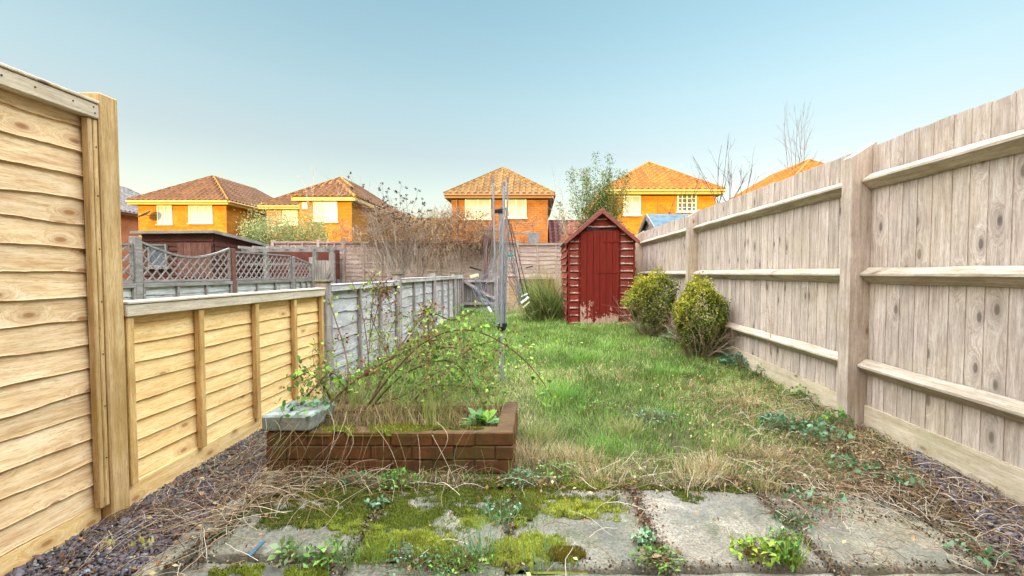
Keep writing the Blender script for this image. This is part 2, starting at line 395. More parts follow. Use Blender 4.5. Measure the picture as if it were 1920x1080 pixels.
# tall panel beside the house wall, left
XL = -1.80
t = thing('lap_fence', (XL, 1.0, 0), 'tall new larch lap fence with a thick square post, close on the left', 'fence')
XB = XL-.055
lap_panel(t, XB, .02, 1.834, .10, 1.775, 17, W_NEW, W_NEWV, W_NEWC, [.05, .62, 1.20, 1.8045, 1.8255], bw=.018, bt=.03, cap=.06, wav=.006, rough_edge=.7)
m = MB(); m.bbox(XB-.02, XB+.012, .02, 1.834, .0, .098, .004); m.build('gravel_board', W_YEL, t)
m = MB(); m.bbox(XL-.098, XL, 1.838, 1.922, -.1, 1.83, .005); m.build('post', W_NEWV, t)
NAIL = m_plain('dark_nail', (.05,.045,.04), .5, .2, metal=.6)
for (yy, zz) in ((1.73,1.752),(1.81,1.758),(1.815,1.735),(1.825,1.60),(1.826,1.40),(1.825,1.18),(1.826,.96),(1.825,.74),(1.826,.52),(1.825,.30),(1.60,1.75),(1.50,1.748)):
    xx = XB+.019+.03+(.011 if zz > 1.71 else .001); m = MB(); m.tube([(xx-.004,yy,zz),(xx+.0008,yy,zz)], .0032, 8); m.build('nail', NAIL, t)
m = MB(); m.bbox(XL-.098, XL, -.08, .015, -.1, 1.83, .005); m.build('post', W_NEWV, t)
# short yellow panel
t = thing('lap_fence', (XL, 2.8, 0), 'low fresh yellow lap fence panel between the tall fence and the grey one', 'fence')
XB = XL-.05
lap_panel(t, XB, 1.925, 3.76, .13, .94, 9, W_YEL, W_YELV, W_NEWC, [1.95, 2.37, 2.85, 3.31, 3.735], bw=.036, bt=.03, cap=.055, wav=.003, rough_edge=.05)
m = MB(); m.bbox(XB-.02, XB+.022, 1.925, 3.77, -.02, .127, .004); m.build('gravel_board', W_YEL, t)
# grey run
t = thing('lap_fence', (XL, 7.5, 0), 'weathered silver-grey low lap fence running down the left side of the lawn', 'fence')
XB = XL-.05
posts = [3.83, 5.90, 8.02, 10.1, 11.2]
for i, y in enumerate(posts):
    gz = g1(XL, y); tz = 1.0 if i == 0 else (1.06, 1.10, 1.08, 1.06)[i-1]
    m = MB(); m.bbox(XL-.09, XL+.005, y-.045, y+.05, gz-.1, tz, .005); p = m.build('post', W_GREYV, t)
    m = MB(); m.bbox(XL-.105, XL+.02, y-.06, y+.065, tz+.001, tz+.02, .004); m.build('post_cap', m_plain('mossy_cap', (.17,.15,.07), .95, .4, 30) if i == 0 else bpy.data.materials['mossy_cap'], p)
for a, b in zip(posts[:-1], posts[1:]):
    gz = g1(XL, (a+b)/2); L = b-a
    lap_panel(t, XB, a+.055, b-.05, gz+.03, .965+.03*(a > 5), 7, W_GREY, W_GREYV, W_GREY, [a+.075, a+L*.36, a+L*.66, b-.075], bw=.036, bt=.03, cap=.05, wav=.012)

# ------------------------------------------------------------------ right: closeboard fence
XR = 2.25
t = thing('closeboard_fence', (XR, 4.5, 0), 'tall weathered featheredge board fence with three arris rails along the right', 'fence')
pys = [-.12, 2.92, 5.98, 8.98]; ztop = 1.92
for i, y in enumerate(pys[1:]):
    gz = g1(XR, y); m = MB(); x0 = XR-.135; zt = 1.90
    m.hexa([(x0,y,gz-.2),(XR+.02,y,gz-.2),(XR+.02,y+.1,gz-.2),(x0,y+.1,gz-.2),(x0,y,zt-.05),(XR+.02,y,zt+.05),(XR+.02,y+.1,zt+.05),(x0,y+.1,zt-.05)])
    m.build('post', W_POST, t)
spans = [(-.4, 2.915), (3.025, 5.975), (6.085, 8.975)]
for si, (a, b) in enumerate(spans):
    m = MB(); y = a; zb = .17 + (g1(XR, a)+g1(XR, b))/2*.8; ga = g1(XR, a); gb = g1(XR, b)
    while y < b-.01:
        w = min(random.uniform(.092, .124), b-y); r = random.random(); dz = random.uniform(-.006, .006)
        # tapered board: thick edge proud, thin edge tucked behind its neighbour
        z0 = .165+g1(XR, y+.05)*.85; ye = min(y+w+.012, b)
        V = [(XR-.0108,y,z0),(XR+.012,y,z0),(XR+.012,ye,z0),(XR-.006,ye,z0)]
        V += [(p[0], p[1], ztop+dz) for p in V]
        m.hexa([V[3],V[0],V[1],V[2],V[7],V[4],V[5],V[6]], r); y += w
    m.build('board_panel', W_BOARD, t)
    for zr in (1.685, 1.065, .445):
        m = MB(); V = []
        n = 14; zz = zr
        for k in range(n+1):
            yy = a+(b-a)*k/n; lift = g1(XR, yy)*.25 if zr < 1 else 0
            wv = .003*math.sin(yy*9+zr*30)
            V += [(XR-.018, yy, zz+lift+.05+wv), (XR-.078+wv, yy, zz+lift+.012), (XR-.078+wv, yy, zz+lift-.002), (XR-.018, yy, zz+lift-.052+wv)]
        Fq = [(k*4+j, (k+1)*4+j, (k+1)*4+j+1, k*4+j+1) for k in range(n) for j in range(3)]+[(0,1,2,3),(n*4+3,n*4+2,n*4+1,n*4)]
        m.add(V, Fq); m.build('rail', W_RAIL, t)
    m = MB(); z0a = ga-.03; z0b = gb-.03; za = .162+ga*.85; zb_ = .162+gb*.85
    m.hexa([(XR-.022,a,z0a),(XR+.01,a,z0a),(XR+.01,b,z0b),(XR-.022,b,z0b),(XR-.022,a,za),(XR+.01,a,za),(XR+.01,b,zb_),(XR-.022,b,zb_)])
    m.build('gravel_board', W_GBOARD, t)
m = MB(); y = 9.09                                  # last boards carry on behind the shed
while y < 13.8:
    m.box(XR-.01, XR+.01, y, y+.1, .35, 1.9+random.uniform(-.01,.01)); y += .104
m.build('board_panel', W_BOARD, t)

# ------------------------------------------------------------------ trellis fence of the next garden
def clipped_lattice(m, X, y0, y1, z0, top, pitch=.165, w=.022):
    Y = np.linspace(0, 1, 60)
    for sgn in (1, -1):
        c = -1.2
        while c < (y1-y0)+1.2:
            pts = []
            for z in np.linspace(z0, z0+.8, 61):
                y = y0+c+sgn*(z-z0)*1.0
                if y0 <= y <= y1 and z <= top(y): pts.append((X+.006*sgn, y, z))
            if len(pts) > 2: m.bar(pts[0], pts[-1], .008, w, up=(0,-sgn,1))
            c += pitch*1.0
XT = -5.9
t = thing('trellis_fence', (XT, 8.5, 0), 'grey panel fence topped with diamond trellis across the neighbouring garden', 'fence')
def trel(y0, y1, topz, dip, mat):
    f = lambda y: topz-dip*math.sin(math.pi*(y-y0)/(y1-y0)) if dip >= 0 else topz+dip*((y-y0)/(y1-y0))
    m = MB(); clipped_lattice(m, XT, y0+.01, y1-.01, .96, f); m.build('trellis', W_TRE, t)
    m = MB(); ys = np.linspace(y0, y1, 17)
    for a, b in zip(ys[:-1], ys[1:]): m.bar((XT,a,f(a)), (XT,b,f(b)), .04, .03)
    m.bar((XT,y0,.955), (XT,y1,.955), .05, .035); m.bar((XT+.01,y0+.015,.96), (XT+.01,y0+.015,f(y0)), .03, .03, up=(0,1,0)); m.bar((XT+.01,y1-.015,.96), (XT+.01,y1-.015,f(y1)), .03, .03, up=(0,1,0))
    m.build('trellis_frame', W_TRE, t)
    V, Fq, C = lap_boards(XT, y0, y1, .1, .90, 5, .012); mk('board_panel', V, Fq, mat, t, None, C)
    for k in range(4):
        yb = y0+.02+(y1-y0-.04)*k/3; m = MB(); m.box(XT+.02, XT+.05, yb-.02, yb+.02, .1, .865); m.build('batten', W_TRE, t)
    m = MB(); m.box(XT+.02, XT+.055, y0, y1, .867, .93); m.build('top_rail', W_TRE, t)
trel(4.55, 6.44, 1.50, .0, W_GREY)
trel(6.56, 8.5, 1.555, .20, W_GREY); trel(8.62, 10.62, 1.50, 0, W_GREY); trel(10.76, 11.6, 1.48, -.16, W_GREY)
for y, z, mt in ((6.5,1.62,W_TRE),(8.56,1.56,W_BROWN),(10.69,1.47,W_TRE),(11.66,1.5,W_GREYV),(4.5,1.5,W_BROWN)):
    m = MB(); m.bbox(XT-.05, XT+.055, y-.055, y+.05, 0, z, .005); m.build('post', mt, t)

# ------------------------------------------------------------------ fence across the far end
YB = 14.0
t = thing('lap_fence', (-3, YB, 0), 'tall pinkish lap fence across the far end with climbers on top', 'fence')
def back_panel(x0, x1, z1, n=14):
    V = []; Fq = []; C = []; hs = (z1-.15)/n
    for i in range(n):
        zb = .15+i*hs; r = random.random(); xs = np.linspace(x0, x1, 16); b = len(V); s1 = random.uniform(0, 50)
        for x in xs:
            lo = zb+.01*math.sin(x*6+s1)+.006*math.sin(x*15+s1)
            V += [(x, YB, min(zb+hs+.03, z1)), (x, YB-.018, lo), (x, YB+.002, lo)]; C += [(r,)*3]*3
        Fq += [(b+k*3+a, b+k*3+a+1, b+k*3+a+4, b+k*3+a+3) for k in range(15) for a in (0,1)]
    mk('board_panel', np.array(V), Fq, W_BACK, t, None, np.array(C))
    for k in range(1, 3):
        xb = x0+(x1-x0)*k/3; m = MB(); m.box(xb-.02, xb+.02, YB-.05, YB-.02, .15, z1-.05); m.build('batten', W_BACK, t)
    m = MB(); m.bbox(x0, x1, YB-.055, YB-.019, z1-.05, z1, .003); m.box(x0, x1, YB-.06, YB+.03, z1+.001, z1+.02); m.build('top_rail', W_BACK, t)
xx = [-8.3, -6.85, -6.05, -4.2, -2.35, -.5, 1.35, 2.6]
for i, (a, b) in enumerate(zip(xx[:-1], xx[1:])): back_panel(a+.05, b-.05, 2.07 if a < -1 else 2.02)
for i, a in enumerate(xx):
    m = MB(); m.bbox(a-.05, a+.05, YB-.06, YB+.04, 0, 2.13 if i not in (2,) else 2.2, .005); m.build('post', W_BACK if i != 3 else W_GREYV, t)

# low gate-like fence at the end of the lawn, brick pier beside it
t = thing('low_end_fence', (-1.3, 11.2, .1), 'low dark grey board fence closing the far left end of the lawn', 'fence')
m = MB(); x = -1.78
while x < -.95: m.box(x, x+.095, 11.2, 11.22, .18, .93+random.uniform(-.012,.012)); x += .1
m.build('board_panel', m_wood('dark_boards', [(.09,.08,.08),(.16,.14,.14),(.24,.22,.21)], 'Z', knots=.1, vary=.3), t)
for z in (.3, .88): m = MB(); m.bar((-1.8,11.17,z), (-.95,11.17,z), .04, .06); m.build('rail', W_GREYV, t)
m = MB(); m.box(-1.0,-.9,11.14,11.24,.05,1.02); m.build('post', W_GREYV, t)
m = MB(); m.bar((-1.75,11.12,.86), (-.98,11.12,.42), .03, .06); m.build('brace', W_GREYV, t)

m = MB(); m.bbox(-.62,-.39,11.1,11.33,.05,.98,.006); m.bbox(-.64,-.37,11.08,11.35,.981,1.02,.006)
BR_OLD = m_brick('old_brick', (.42,.17,.09), (.55,.28,.17), (.42,.36,.30))
tag(m.build('brick_pier', BR_OLD, None, (-.5,11.2,.05)), 'short weathered orange brick pier at the end of the lawn behind the airer', 'pillar')
m = MB(); m.bbox(-.38,.55,11.35,11.46,.05,.93,.006); 
tag(m.build('low_brick_wall', m_brick('dark_brick', (.12,.05,.04), (.2,.08,.05), (.1,.09,.08)), None, (0,11.4,.05)), 'low dark brick wall between the brick pier and the grassy clump', 'wall')
m = MB(); p = P(911, 500, 13.6); m.bbox(p[0]-.06, p[0]+.06, 13.5, 13.62, 0, 2.25, .006)
tag(m.build('timber_post', W_BROWN, None, (p[0],13.56,0)), 'dark brown timber post standing before the far fence', 'post')
# shelf-like beam on a post above the far fence
t = thing('pergola_beam', (0, 14.3, 0), 'grey beam on short posts rising above the far fence', 'pergola')
m = MB(); m.bar((-.85,14.35,2.38), (.28,14.35,2.38), .06, .06); m.build('beam', W_GREYV, t)
for x in (-.1,): m = MB(); m.box(x-.05,x+.05,14.3,14.4,0,2.345); m.build('post', W_GREYV, t)
m = MB(); m.tube([(0,14.25,2.22),(0,14.28,2.22)], .19, 20); 
p = m.build('round_bracket', METAL, t); p.data.transform(__import__('mathutils').Matrix.Identity(4))

# picket fence stub and pergola to the left
t = thing('picket_fence', (-5.2, 12.3, 0), 'small grey picket fence in front of the pink end fence', 'fence')
m = MB()
for k in range(12):
    x = -5.9+k*.125; z = .86+.05*math.sin(k*.6); m.box(x, x+.085, 12.3, 12.32, .1, z)
m.build('picket', W_TRE, t)
for z in (.3,.72): m = MB(); m.box(-5.92,-4.4,12.322,12.35,z,z+.06); m.build('rail', W_TRE, t)
t = thing('pergola', (-6.6, 12.6, 0), 'grey timber pergola in the neighbouring garden beside the dark shed', 'pergola')
for x in (-7.35, -6.0, -5.55): m = MB(); m.box(x-.05,x+.05,12.0,12.1,0,1.66); m.build('post', W_TRE, t)
m = MB(); m.box(-8.0,-5.5,12.02,12.08,1.66,1.74); m.build('beam', W_TRE, t)
for k in range(7): m = MB(); x = -7.9+k*.38; m.box(x-.022,x+.022,11.75,13.2,1.742,1.81); m.build('rafter', W_GREYV, t)
m = MB(); m.box(-8.0,-5.9,12.06,12.1,1.30,1.36); m.build('rail', W_TRE, t)
t = thing('side_gate', (-5.35, 11.9, 0), 'grey ledged gate with a diagonal brace beside the pergola', 'gate')
m = MB()
for k in range(5): m.box(-5.9+k*.1,-5.81+k*.1,11.8,11.82,.1,1.42)
m.build('board_panel', W_GREYV, t); m = MB(); m.bar((-5.88,11.78,.4),(-5.45,11.78,1.2),.02,.09); m.build('brace', W_TRE, t)
m = MB(); m.box(-5.45,-5.36,11.76,11.86,0,1.62); m.build('post', W_TRE, t)
t = thing('garden_bin', (-4.15, 9.0, .1), 'dark green round garden bin with black lid behind the low yellow fence', 'bin')
c = P(571, 548, 8.8); GREEN = m_plain('green_plastic', (.05,.14,.09), .5, .2)
m = MB(); m.tube([(c[0],8.8,.1),(c[0],8.8,.62)], [.17,.2], 16); m.build('bin_body', GREEN, t)
m = MB(); m.tube([(c[0],8.8,.62),(c[0],8.8,.66),(c[0],8.8,.69)], [.215,.215,.16], 16); m.build('lid', BLACKP, t)
# ------------------------------------------------------------------ houses
def m_tile(name, a, b, c):
    t = NT(name); r = attr(t); v = t.co()
    n = t.noise(v, 1.5, 5, .7); n2 = t.noise(v, 14, 3, .6)
    wn = t.n('ShaderNodeTexWhiteNoise'); wn.noise_dimensions = '3D'; t.l(r, wn.inputs['Vector'])
    f = t.math('ADD', t.math('MULTIPLY', n, .5), t.math('MULTIPLY', n2, .3)); f = t.math('ADD', f, t.math('MULTIPLY', wn.outputs[0], .2))
    return t.fin(t.ramp(f, [(.3, a), (.5, b), (.7, c)]), .9)
TILE_O = m_tile('orange_pantiles', (.125,.045,.006), (.21,.078,.009), (.29,.12,.014))
TILE_R = m_tile('brown_pantiles', (.07,.032,.014), (.115,.052,.022), (.16,.078,.032))
TILE_D = m_tile('dark_tiles', (.10,.09,.09), (.16,.14,.13), (.22,.19,.17))
TILE_P = m_tile('plum_tiles', (.10,.035,.032), (.14,.05,.045), (.19,.08,.07))
TILE_B = m_tile('buff_pantiles', (.075,.040,.014), (.135,.078,.024), (.20,.125,.04))
RIDGE = m_plain('ridge_tiles', (.30,.16,.02), .9, .3, 5)
BR_H = m_brick('orange_brick', (.30,.105,.008), (.50,.215,.012), (.24,.15,.03), .36, .12, .016)
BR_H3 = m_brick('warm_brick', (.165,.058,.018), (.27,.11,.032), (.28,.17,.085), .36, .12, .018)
BR_D = m_brick('red_brick', (.36,.11,.04), (.44,.15,.06), (.36,.2,.12))
WHITE = m_plain('white_upvc', (.66,.63,.56), .4, .05)
GLASS = m_plain('curtained_glass', (.33,.34,.36), .15, .25, 1.5, spec=.6, bump=0)
GLASSD = m_plain('dark_glass', (.10,.12,.15), .1, .5, 3, spec=.7, bump=0)
FASC = m_plain('cream_fascia', (.48,.34,.12), .6, .1); FASCD = m_plain('brown_fascia', (.20,.12,.08), .6, .2)

def roof_face(m, eL, eR, tL, tR, tw=.34, rh=.40, amp=.12):
    eL, eR, tL, tR = [np.array(p, float) for p in (eL, eR, tL, tR)]
    U = eR-eL; W = np.linalg.norm(U); U /= W; mid = (tL+tR)/2-eL; Vv = mid-U*np.dot(mid, U); H = np.linalg.norm(Vv); Vv /= H
    N = np.cross(U, Vv)
    uL = np.dot(tL-eL, U); uR = np.dot(tR-eL, U); R = max(2, int(round(H/rh)))
    for r in range(R):
        v0, v1 = H*r/R, H*(r+1)/R
        a0 = uL*v0/H; a1 = uL*v1/H; b0 = W+(uR-W)*v0/H; b1 = W+(uR-W)*v1/H
        n = max(2, int((b0-a0)/tw*4)); rr = random.random()
        for k in range(n):
            x0 = a0+(b0-a0)*k/n; x1 = a0+(b0-a0)*(k+1)/n
            if (x0+x1)/2 < (a0+a1)/2 or (x0+x1)/2 > (b0+b1)/2:
                if x1 < min(a0,a1) or x0 > max(b0,b1): continue
            def h(x): return amp*(.5+.5*math.cos(2*math.pi*x/tw))
            X0 = max(x0, a0); X1 = min(x1, b0); Y0 = min(max(x0, a1), b1); Y1 = min(max(x1, a1), b1)
            if Y1-Y0 < 1e-4 and X1-X0 < 1e-4: continue
            q = [eL+U*X0+Vv*v0+N*(h(x0)+.034), eL+U*X1+Vv*v0+N*(h(x1)+.034), eL+U*Y1+Vv*v1+N*(h(x1)+.012), eL+U*Y0+Vv*v1+N*(h(x0)+.012)]
            lo = [eL+U*X0+Vv*v0+N*.0, eL+U*X1+Vv*v0+N*.0]
            m.add(q+lo, [(0,1,2,3),(4,5,1,0)], (int(k/4)*7.13+r*3.7) % 1)
def window(parent, y, x0, x1, z0, z1, cols=2, rows=1, fr=.07, bar=.05, glass=None, frame=None):
    m = MB(); d = y-.05
    m.box(x0,x0+fr,d,y,z0,z1); m.box(x1-fr,x1,d,y,z0,z1); m.box(x0+fr,x1-fr,d,y,z0,z0+fr); m.box(x0+fr,x1-fr,d,y,z1-fr,z1)
    for i in range(1, cols): x = x0+(x1-x0)*i/cols; m.box(x-bar/2,x+bar/2,d+.006,y,z0+fr,z1-fr)
    for j in range(1, rows): z = z0+(z1-z0)*j/rows; m.box(x0+fr,x1-fr,d+.009,y,z-bar*.3,z+bar*.3)
    f = m.build('window', frame or WHITE, parent)
    m = MB(); m.box(x0+fr*.6,x1-fr*.6,y-.02,y-.004,z0+fr*.6,z1-fr*.6); m.build('pane', glass or GLASS, f)
    m = MB(); m.box(x0-.06,x1+.06,y-.11,y-.0,z0-.06,z0-.003); m.build('sill', frame or WHITE, f)
def hip(parent, X0, X1, Y0, Y1, E, tile, fasc, back=True, pitch=.69, gx=None):
    """hipped roof over the eave rectangle; ridge along Y"""
    hw = (X1-X0)/2; xc = (X0+X1)/2; R = E+pitch*hw; ya = Y0+hw; yb = max(Y1-hw, ya+.02)
    m = MB(); A = (X0,Y0,E); B = (X1,Y0,E); Cc = (X1,Y1,E); D = (X0,Y1,E); T0 = (xc,ya,R); T1 = (xc,yb,R)
    roof_face(m, A, B, T0, T0); roof_face(m, B, Cc, T0, T1); roof_face(m, D, A, T1, T0); roof_face(m, Cc, D, T1, T1)
    rf = m.build('roof', tile, parent)
    m = MB()
    def ridge(a, b, r=.10):
        a = np.array(a); b = np.array(b); L = np.linalg.norm(b-a); n = max(2, int(L/.4))
        for k in range(n):
            p = a+(b-a)*k/n; q = a+(b-a)*(k+.98)/n; m.tube([p+(0,0,.03), q+(0,0,.045)], .8*r*random.uniform(.95,1.05), 8)
    for a, b in ((A,T0),(B,T0),(Cc,T1),(D,T1),(T0,T1)): ridge(a, b)
    m.build('ridge_tiles', RIDGE if tile is not TILE_D else TILE_D, rf)
    m = MB(); e = .02
    m.box(X0,X1,Y0,Y0+e,E-.20,E-.01); m.box(X0,X1,Y1-e,Y1,E-.20,E-.01); m.box(X0,X0+e,Y0+e,Y1-e,E-.20,E-.01); m.box(X1-e,X1,Y0+e,Y1-e,E-.20,E-.01)
    m.box(X0+e,X1-e,Y0+e,Y1-e,E-.20,E-.18); m.build('fascia', fasc, parent)
    m = MB(); m.tube([(X0-.02,Y0-.06,E-.03),(X1+.02,Y0-.06,E-.03)], .055, 8); m.tube([(X1+.06,Y0,E-.03),(X1+.06,Y1,E-.03)], .055, 8); m.build('gutter', fasc, parent)
    return R
def house(label, X0, X1, Y0, Y1, E, tile, brick, fasc, wins, ov=.33, cat='house'):
    xw0, xw1, yw0, yw1 = X0+ov, X1-ov, Y0+ov, Y1-ov
    t = thing('brick_house', ((X0+X1)/2, Y0, 0), label, cat, 'brick houses beyond the gardens')
    m = MB(); m.box(xw0, xw1, yw0, yw1, -.2, E-.19); m.build('wall', brick, t)
    hip(t, X0, X1, Y0, Y1, E, tile, fasc)
    for (a, b, c, d, co, ro, gl) in wins: window(t, yw0, a, b, c, d, co, ro, glass=gl)
    return t
def pw(px0, px1, py0, py1, y):      # window rectangle surveyed on a wall at distance y
    a = P(px0, py1, y); b = P(px1, py0, y); return a[0], b[0], a[2], b[2]
# far left, dark roof
house('partly hidden brick house with a dark grey roof, farthest left', -36.5,-29.5,28,39,5.50,TILE_D,BR_D,FASCD,[])
h1 = house('sunlit yellow-orange brick house with brown hipped roof and satellite dish', -24.9,-18.75,27,37.5,5.50,TILE_R,BR_H,FASC,
    [(*pw(299,327,386,421,27.33),2,1,GLASS),(*pw(358,402,385,419,27.33),3,2,GLASS)])
m = MB(); p = np.array(P(276,404,26.8)); q = np.array(P(289,404,27.1))
m.tube([q+(0,.3,0), q, p+(.1,0,0)], .03, 6); m.build('dish_arm', FASCD, h1)
m = MB(); dn = np.array((-.35,-.45,.8)); dn /= np.linalg.norm(dn)
m.tube([p+dn*.0, p+dn*.05, p+dn*.13], [.12,.33,.40], 18); m.build('satellite_dish', m_plain('dish_grey', (.16,.13,.13), .5, .1), h1)
# second house: main body and front wing
t = thing('brick_house', (-13.8,25,0), 'sunlit house with a projecting front wing and boarded corner behind the bare shrub', 'house', 'brick houses beyond the gardens')
m = MB(); m.box(-17.2,-10.45,28.33,38,-.2,5.17); m.box(-13.45,-10.449,25.3,28.329,-.2,5.2); m.build('wall', BR_H, t)
hip(t, -17.5,-10.15,28,38.3,5.36,TILE_R,FASC)
# wing roof
m = MB(); A=(-13.75,25,5.4);B=(-10.12,25,5.4);T=(-11.93,26.81,6.66);T1=(-11.93,30.2,6.66)
roof_face(m,A,B,T,T); roof_face(m,(-13.75,30.2,5.4),A,T1,T); roof_face(m,B,(-10.12,30.2,5.4),T,T1); rf = m.build('roof', TILE_R, t)
m = MB(); m.tube([A,T],.1,8); m.tube([B,T],.1,8); m.tube([T,T1],.1,8); m.build('ridge_tiles', RIDGE, rf)
m = MB(); m.box(-13.75,-10.12,25,25.02,5.2,5.39); m.box(-13.75,-13.73,25.02,28,5.2,5.39); m.box(-10.14,-10.12,25.02,30,5.2,5.39); m.box(-13.73,-10.14,25.02,28.3,5.2,5.22); m.build('fascia', FASC, t)
window(t, 25.3, *pw(590,635,378,416,25.3), 3, 1); window(t, 28.33, *pw(526,561,392,422,28.33), 2, 1)
m = MB(); p = P(575,387,25.3); m.bbox(p[0]-.16,p[0]+.16,25.2,25.3,p[2]-.2,p[2]+.2,.02); m.build('alarm_box', WHITE, t)
m = MB()
for k in range(9): m.box(-17.15,-16.2,28.27,28.33,3.6+k*.17,3.6+k*.17+.15)
m.build('cladding', m_plain('grey_cladding', (.30,.22,.16), .8, .2), t)
# centre house
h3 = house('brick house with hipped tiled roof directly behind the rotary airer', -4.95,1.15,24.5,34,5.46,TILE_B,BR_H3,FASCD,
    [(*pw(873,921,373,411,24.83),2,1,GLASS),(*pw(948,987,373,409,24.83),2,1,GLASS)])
m = MB(); m.tube([(-4.3,24.75,.0),(-4.3,24.75,5.2)], .045, 8); m.build('downpipe', FASCD, h3)
# right house
h4 = house('bright golden house with orange hipped roof behind the red shed', 3.75,10.2,23.5,33,5.50,TILE_O,BR_H,FASC,
    [(*pw(1168,1200,368,404,23.83),2,1,GLASS),(*pw(1268,1304,365,398,23.83),4,4,GLASSD)])
house('orange hipped roof just showing over the tall right fence', 13.15,19.65,23,33.5,5.50,TILE_O,BR_H,FASC,[])
# link garages between
def gable(label, X0, X1, Y0, Y1, E, R, tile, brick):
    t = thing('link_garage', ((X0+X1)/2,Y0,0), label, 'garage', 'garages between the houses')
    m = MB(); m.box(X0,X1,Y0+.2,Y1-.2,-.2,E-.05); m.build('wall', brick, t)
    yc = (Y0+Y1)/2; m = MB(); roof_face(m,(X0,Y0,E),(X1,Y0,E),(X0,yc,R),(X1,yc,R)); roof_face(m,(X1,Y1,E),(X0,Y1,E),(X1,yc,R),(X0,yc,R)); m.build('roof', tile, t)
    m = MB(); m.tube([(X0,yc,R+.03),(X1,yc,R+.03)],.1,8); m.build('ridge_tiles', tile, t)
gable('low garage roof in buff pantiles to the left of the airer house', -10.0,-4.7,27,33,3.0,4.72,TILE_B,BR_H3)
gable('low plum-red garage roof between the airer house and the golden house', 1.0,4.0,26.5,32,2.6,4.5,TILE_P,BR_D)

# terrace the camera stands in front of: it throws the shade over the garden
t = thing('terraced_house', (0,-6,0), 'brick terrace behind the viewpoint that shades the whole garden', 'house')
m = MB(); m.box(-26,26,-9.6,-1.4,-.2,5.2); m.build('wall', m_brick('terrace_brick', (.55,.40,.28),(.62,.47,.34),(.6,.55,.45)), t)
m = MB(); roof_face(m,(26,-9.9,5.15),(-26,-9.9,5.15),(26,-5.5,8.2),(-26,-5.5,8.2),tw=1.2,rh=.8); roof_face(m,(-26,-1.1,5.15),(26,-1.1,5.15),(-26,-5.5,8.2),(26,-5.5,8.2),tw=1.2,rh=.8); m.build('roof', TILE_R, t)
m = MB()
for s in (-26, 26): m.add([(s,-9.6,5.2),(s,-1.4,5.2),(s,-5.5,8.1)], [(0,1,2)])
m.build('gable_wall', bpy.data.materials['terrace_brick'], t)
for x in (-8,-4,0.6,4.5,8):
    for z in (1.0,3.4):
        m = MB(); m.box(x-.7,x+.7,-1.4,-1.34,z,z+1.15); f = m.build('window', WHITE, t); m = MB(); m.box(x-.6,x+.6,-1.339,-1.325,z+.1,z+1.05); m.build('pane', GLASSD, f)

# ------------------------------------------------------------------ red shed
def rot2(p, c, s, o): return (o[0]+c*p[0]-s*p[1], o[1]+s*p[0]+c*p[1], p[2])
SX0, SX1, SY0, SY1 = .62, 1.80, 7.8, 9.55; SE = 1.70; SA = 2.17; GB = .12; sc = (SX0+SX1)/2
t = thing('garden_shed', (sc, SY0, .2), 'small red-brown wooden shed with peeling door and apex roof at the end of the lawn', 'shed')
def shed_row(m, z, zt, x0, x1, y):
    if x1-x0 < .02: return
    n = 7; V = []; s1 = random.uniform(0, 30)
    for k in range(n+1):
        x = x0+(x1-x0)*k/n; w = .003*math.sin(x*14+s1)+random.uniform(-.001,.001)
        V += [(x,y,zt),(x,y-.032+w*.6,z+w),(x,y-.030+w*.6,z+w-.010),(x,y+.004,z+w-.008)]
    m.add(V, [(k*4+a,k*4+a+1,(k+1)*4+a+1,(k+1)*4+a) for k in range(n) for a in range(3)], wear={k*4+j for k in range(n+1) for j in (1,2)})
DX0, DX1 = .835, 1.515; DZ1 = 1.86
m = MB(); nr = 15; hs = (SE+.12-GB)/13.0; z = GB+.08; edges = []
while z < SA-.02:
    zt = z+hs*1.0
    ztop = z+hs/2
    hw = (SX1-SX0)/2 if ztop < SE else max(0,(SA-ztop)/(SA-SE)*(SX1-SX0)/2)
    if z < DZ1-.04:
        shed_row(m, z, min(zt+.01, 9), max(SX0, sc-hw), DX0, SY0); shed_row(m, z, zt+.01, DX1, min(SX1, sc+hw), SY0)
    else: shed_row(m, z, zt+.01, sc-hw, sc+hw, SY0)
    z += hs
m.build('front_boards', W_RED, t)
m = MB(); z = GB+.08                                 # side boards (left side is seen)
while z < SE-.02:
    for X, s in ((SX0,-1),(SX1,1)):
        V = []; n = 10; s1 = random.uniform(0, 30)
        for k in range(n+1):
            y = SY0+.02+(SY1-SY0-.02)*k/n; w = .006*math.sin(y*11+s1)
            V += [(X,y,min(z+hs+.01,SE)),(X+s*(.032+w),y,z+w),(X-s*.004,y,z+w-.008)]
        m.add(V, [(k*3+a,k*3+a+1,(k+1)*3+a+1,(k+1)*3+a) for k in range(n) for a in range(2)], wear={k*3+j for k in range(n+1) for j in (1,2)})
    z += hs
m.build('side_boards', m_wood('red_side_boards', [(.14,.028,.018),(.23,.045,.028),(.33,.08,.05)], 'Y', knots=.1, vary=.3, wear=(.46,.30,.24)), t)
m = MB(); m.box(SX0+.01,SX1-.01,SY0+.01,SY1,GB-.1,SE)      # inner box, closed gable
m.add([(SX0+.01,SY0+.01,SE),(SX1-.01,SY0+.01,SE),(sc,SY0+.01,SA-.01),(SX0+.01,SY1,SE),(SX1-.01,SY1,SE),(sc,SY1,SA-.01)], [(0,1,2),(5,4,3),(0,2,5,3),(1,4,5,2)])
m.build('shell', W_REDR, t)
m = MB()
for (x0,x1) in ((SX0-.005,SX0+.03),(SX1-.03,SX1+.005)): m.bbox(x0,x1,SY0-.036,SY0+.004,GB,SE+.02,.003)
for (x0,x1) in ((DX0-.035,DX0-.004),(DX1+.004,DX1+.035)): m.bbox(x0,x1,SY0-.034,SY0+.0,GB,DZ1,.003)
m.build('corner_trim', W_REDV, t)
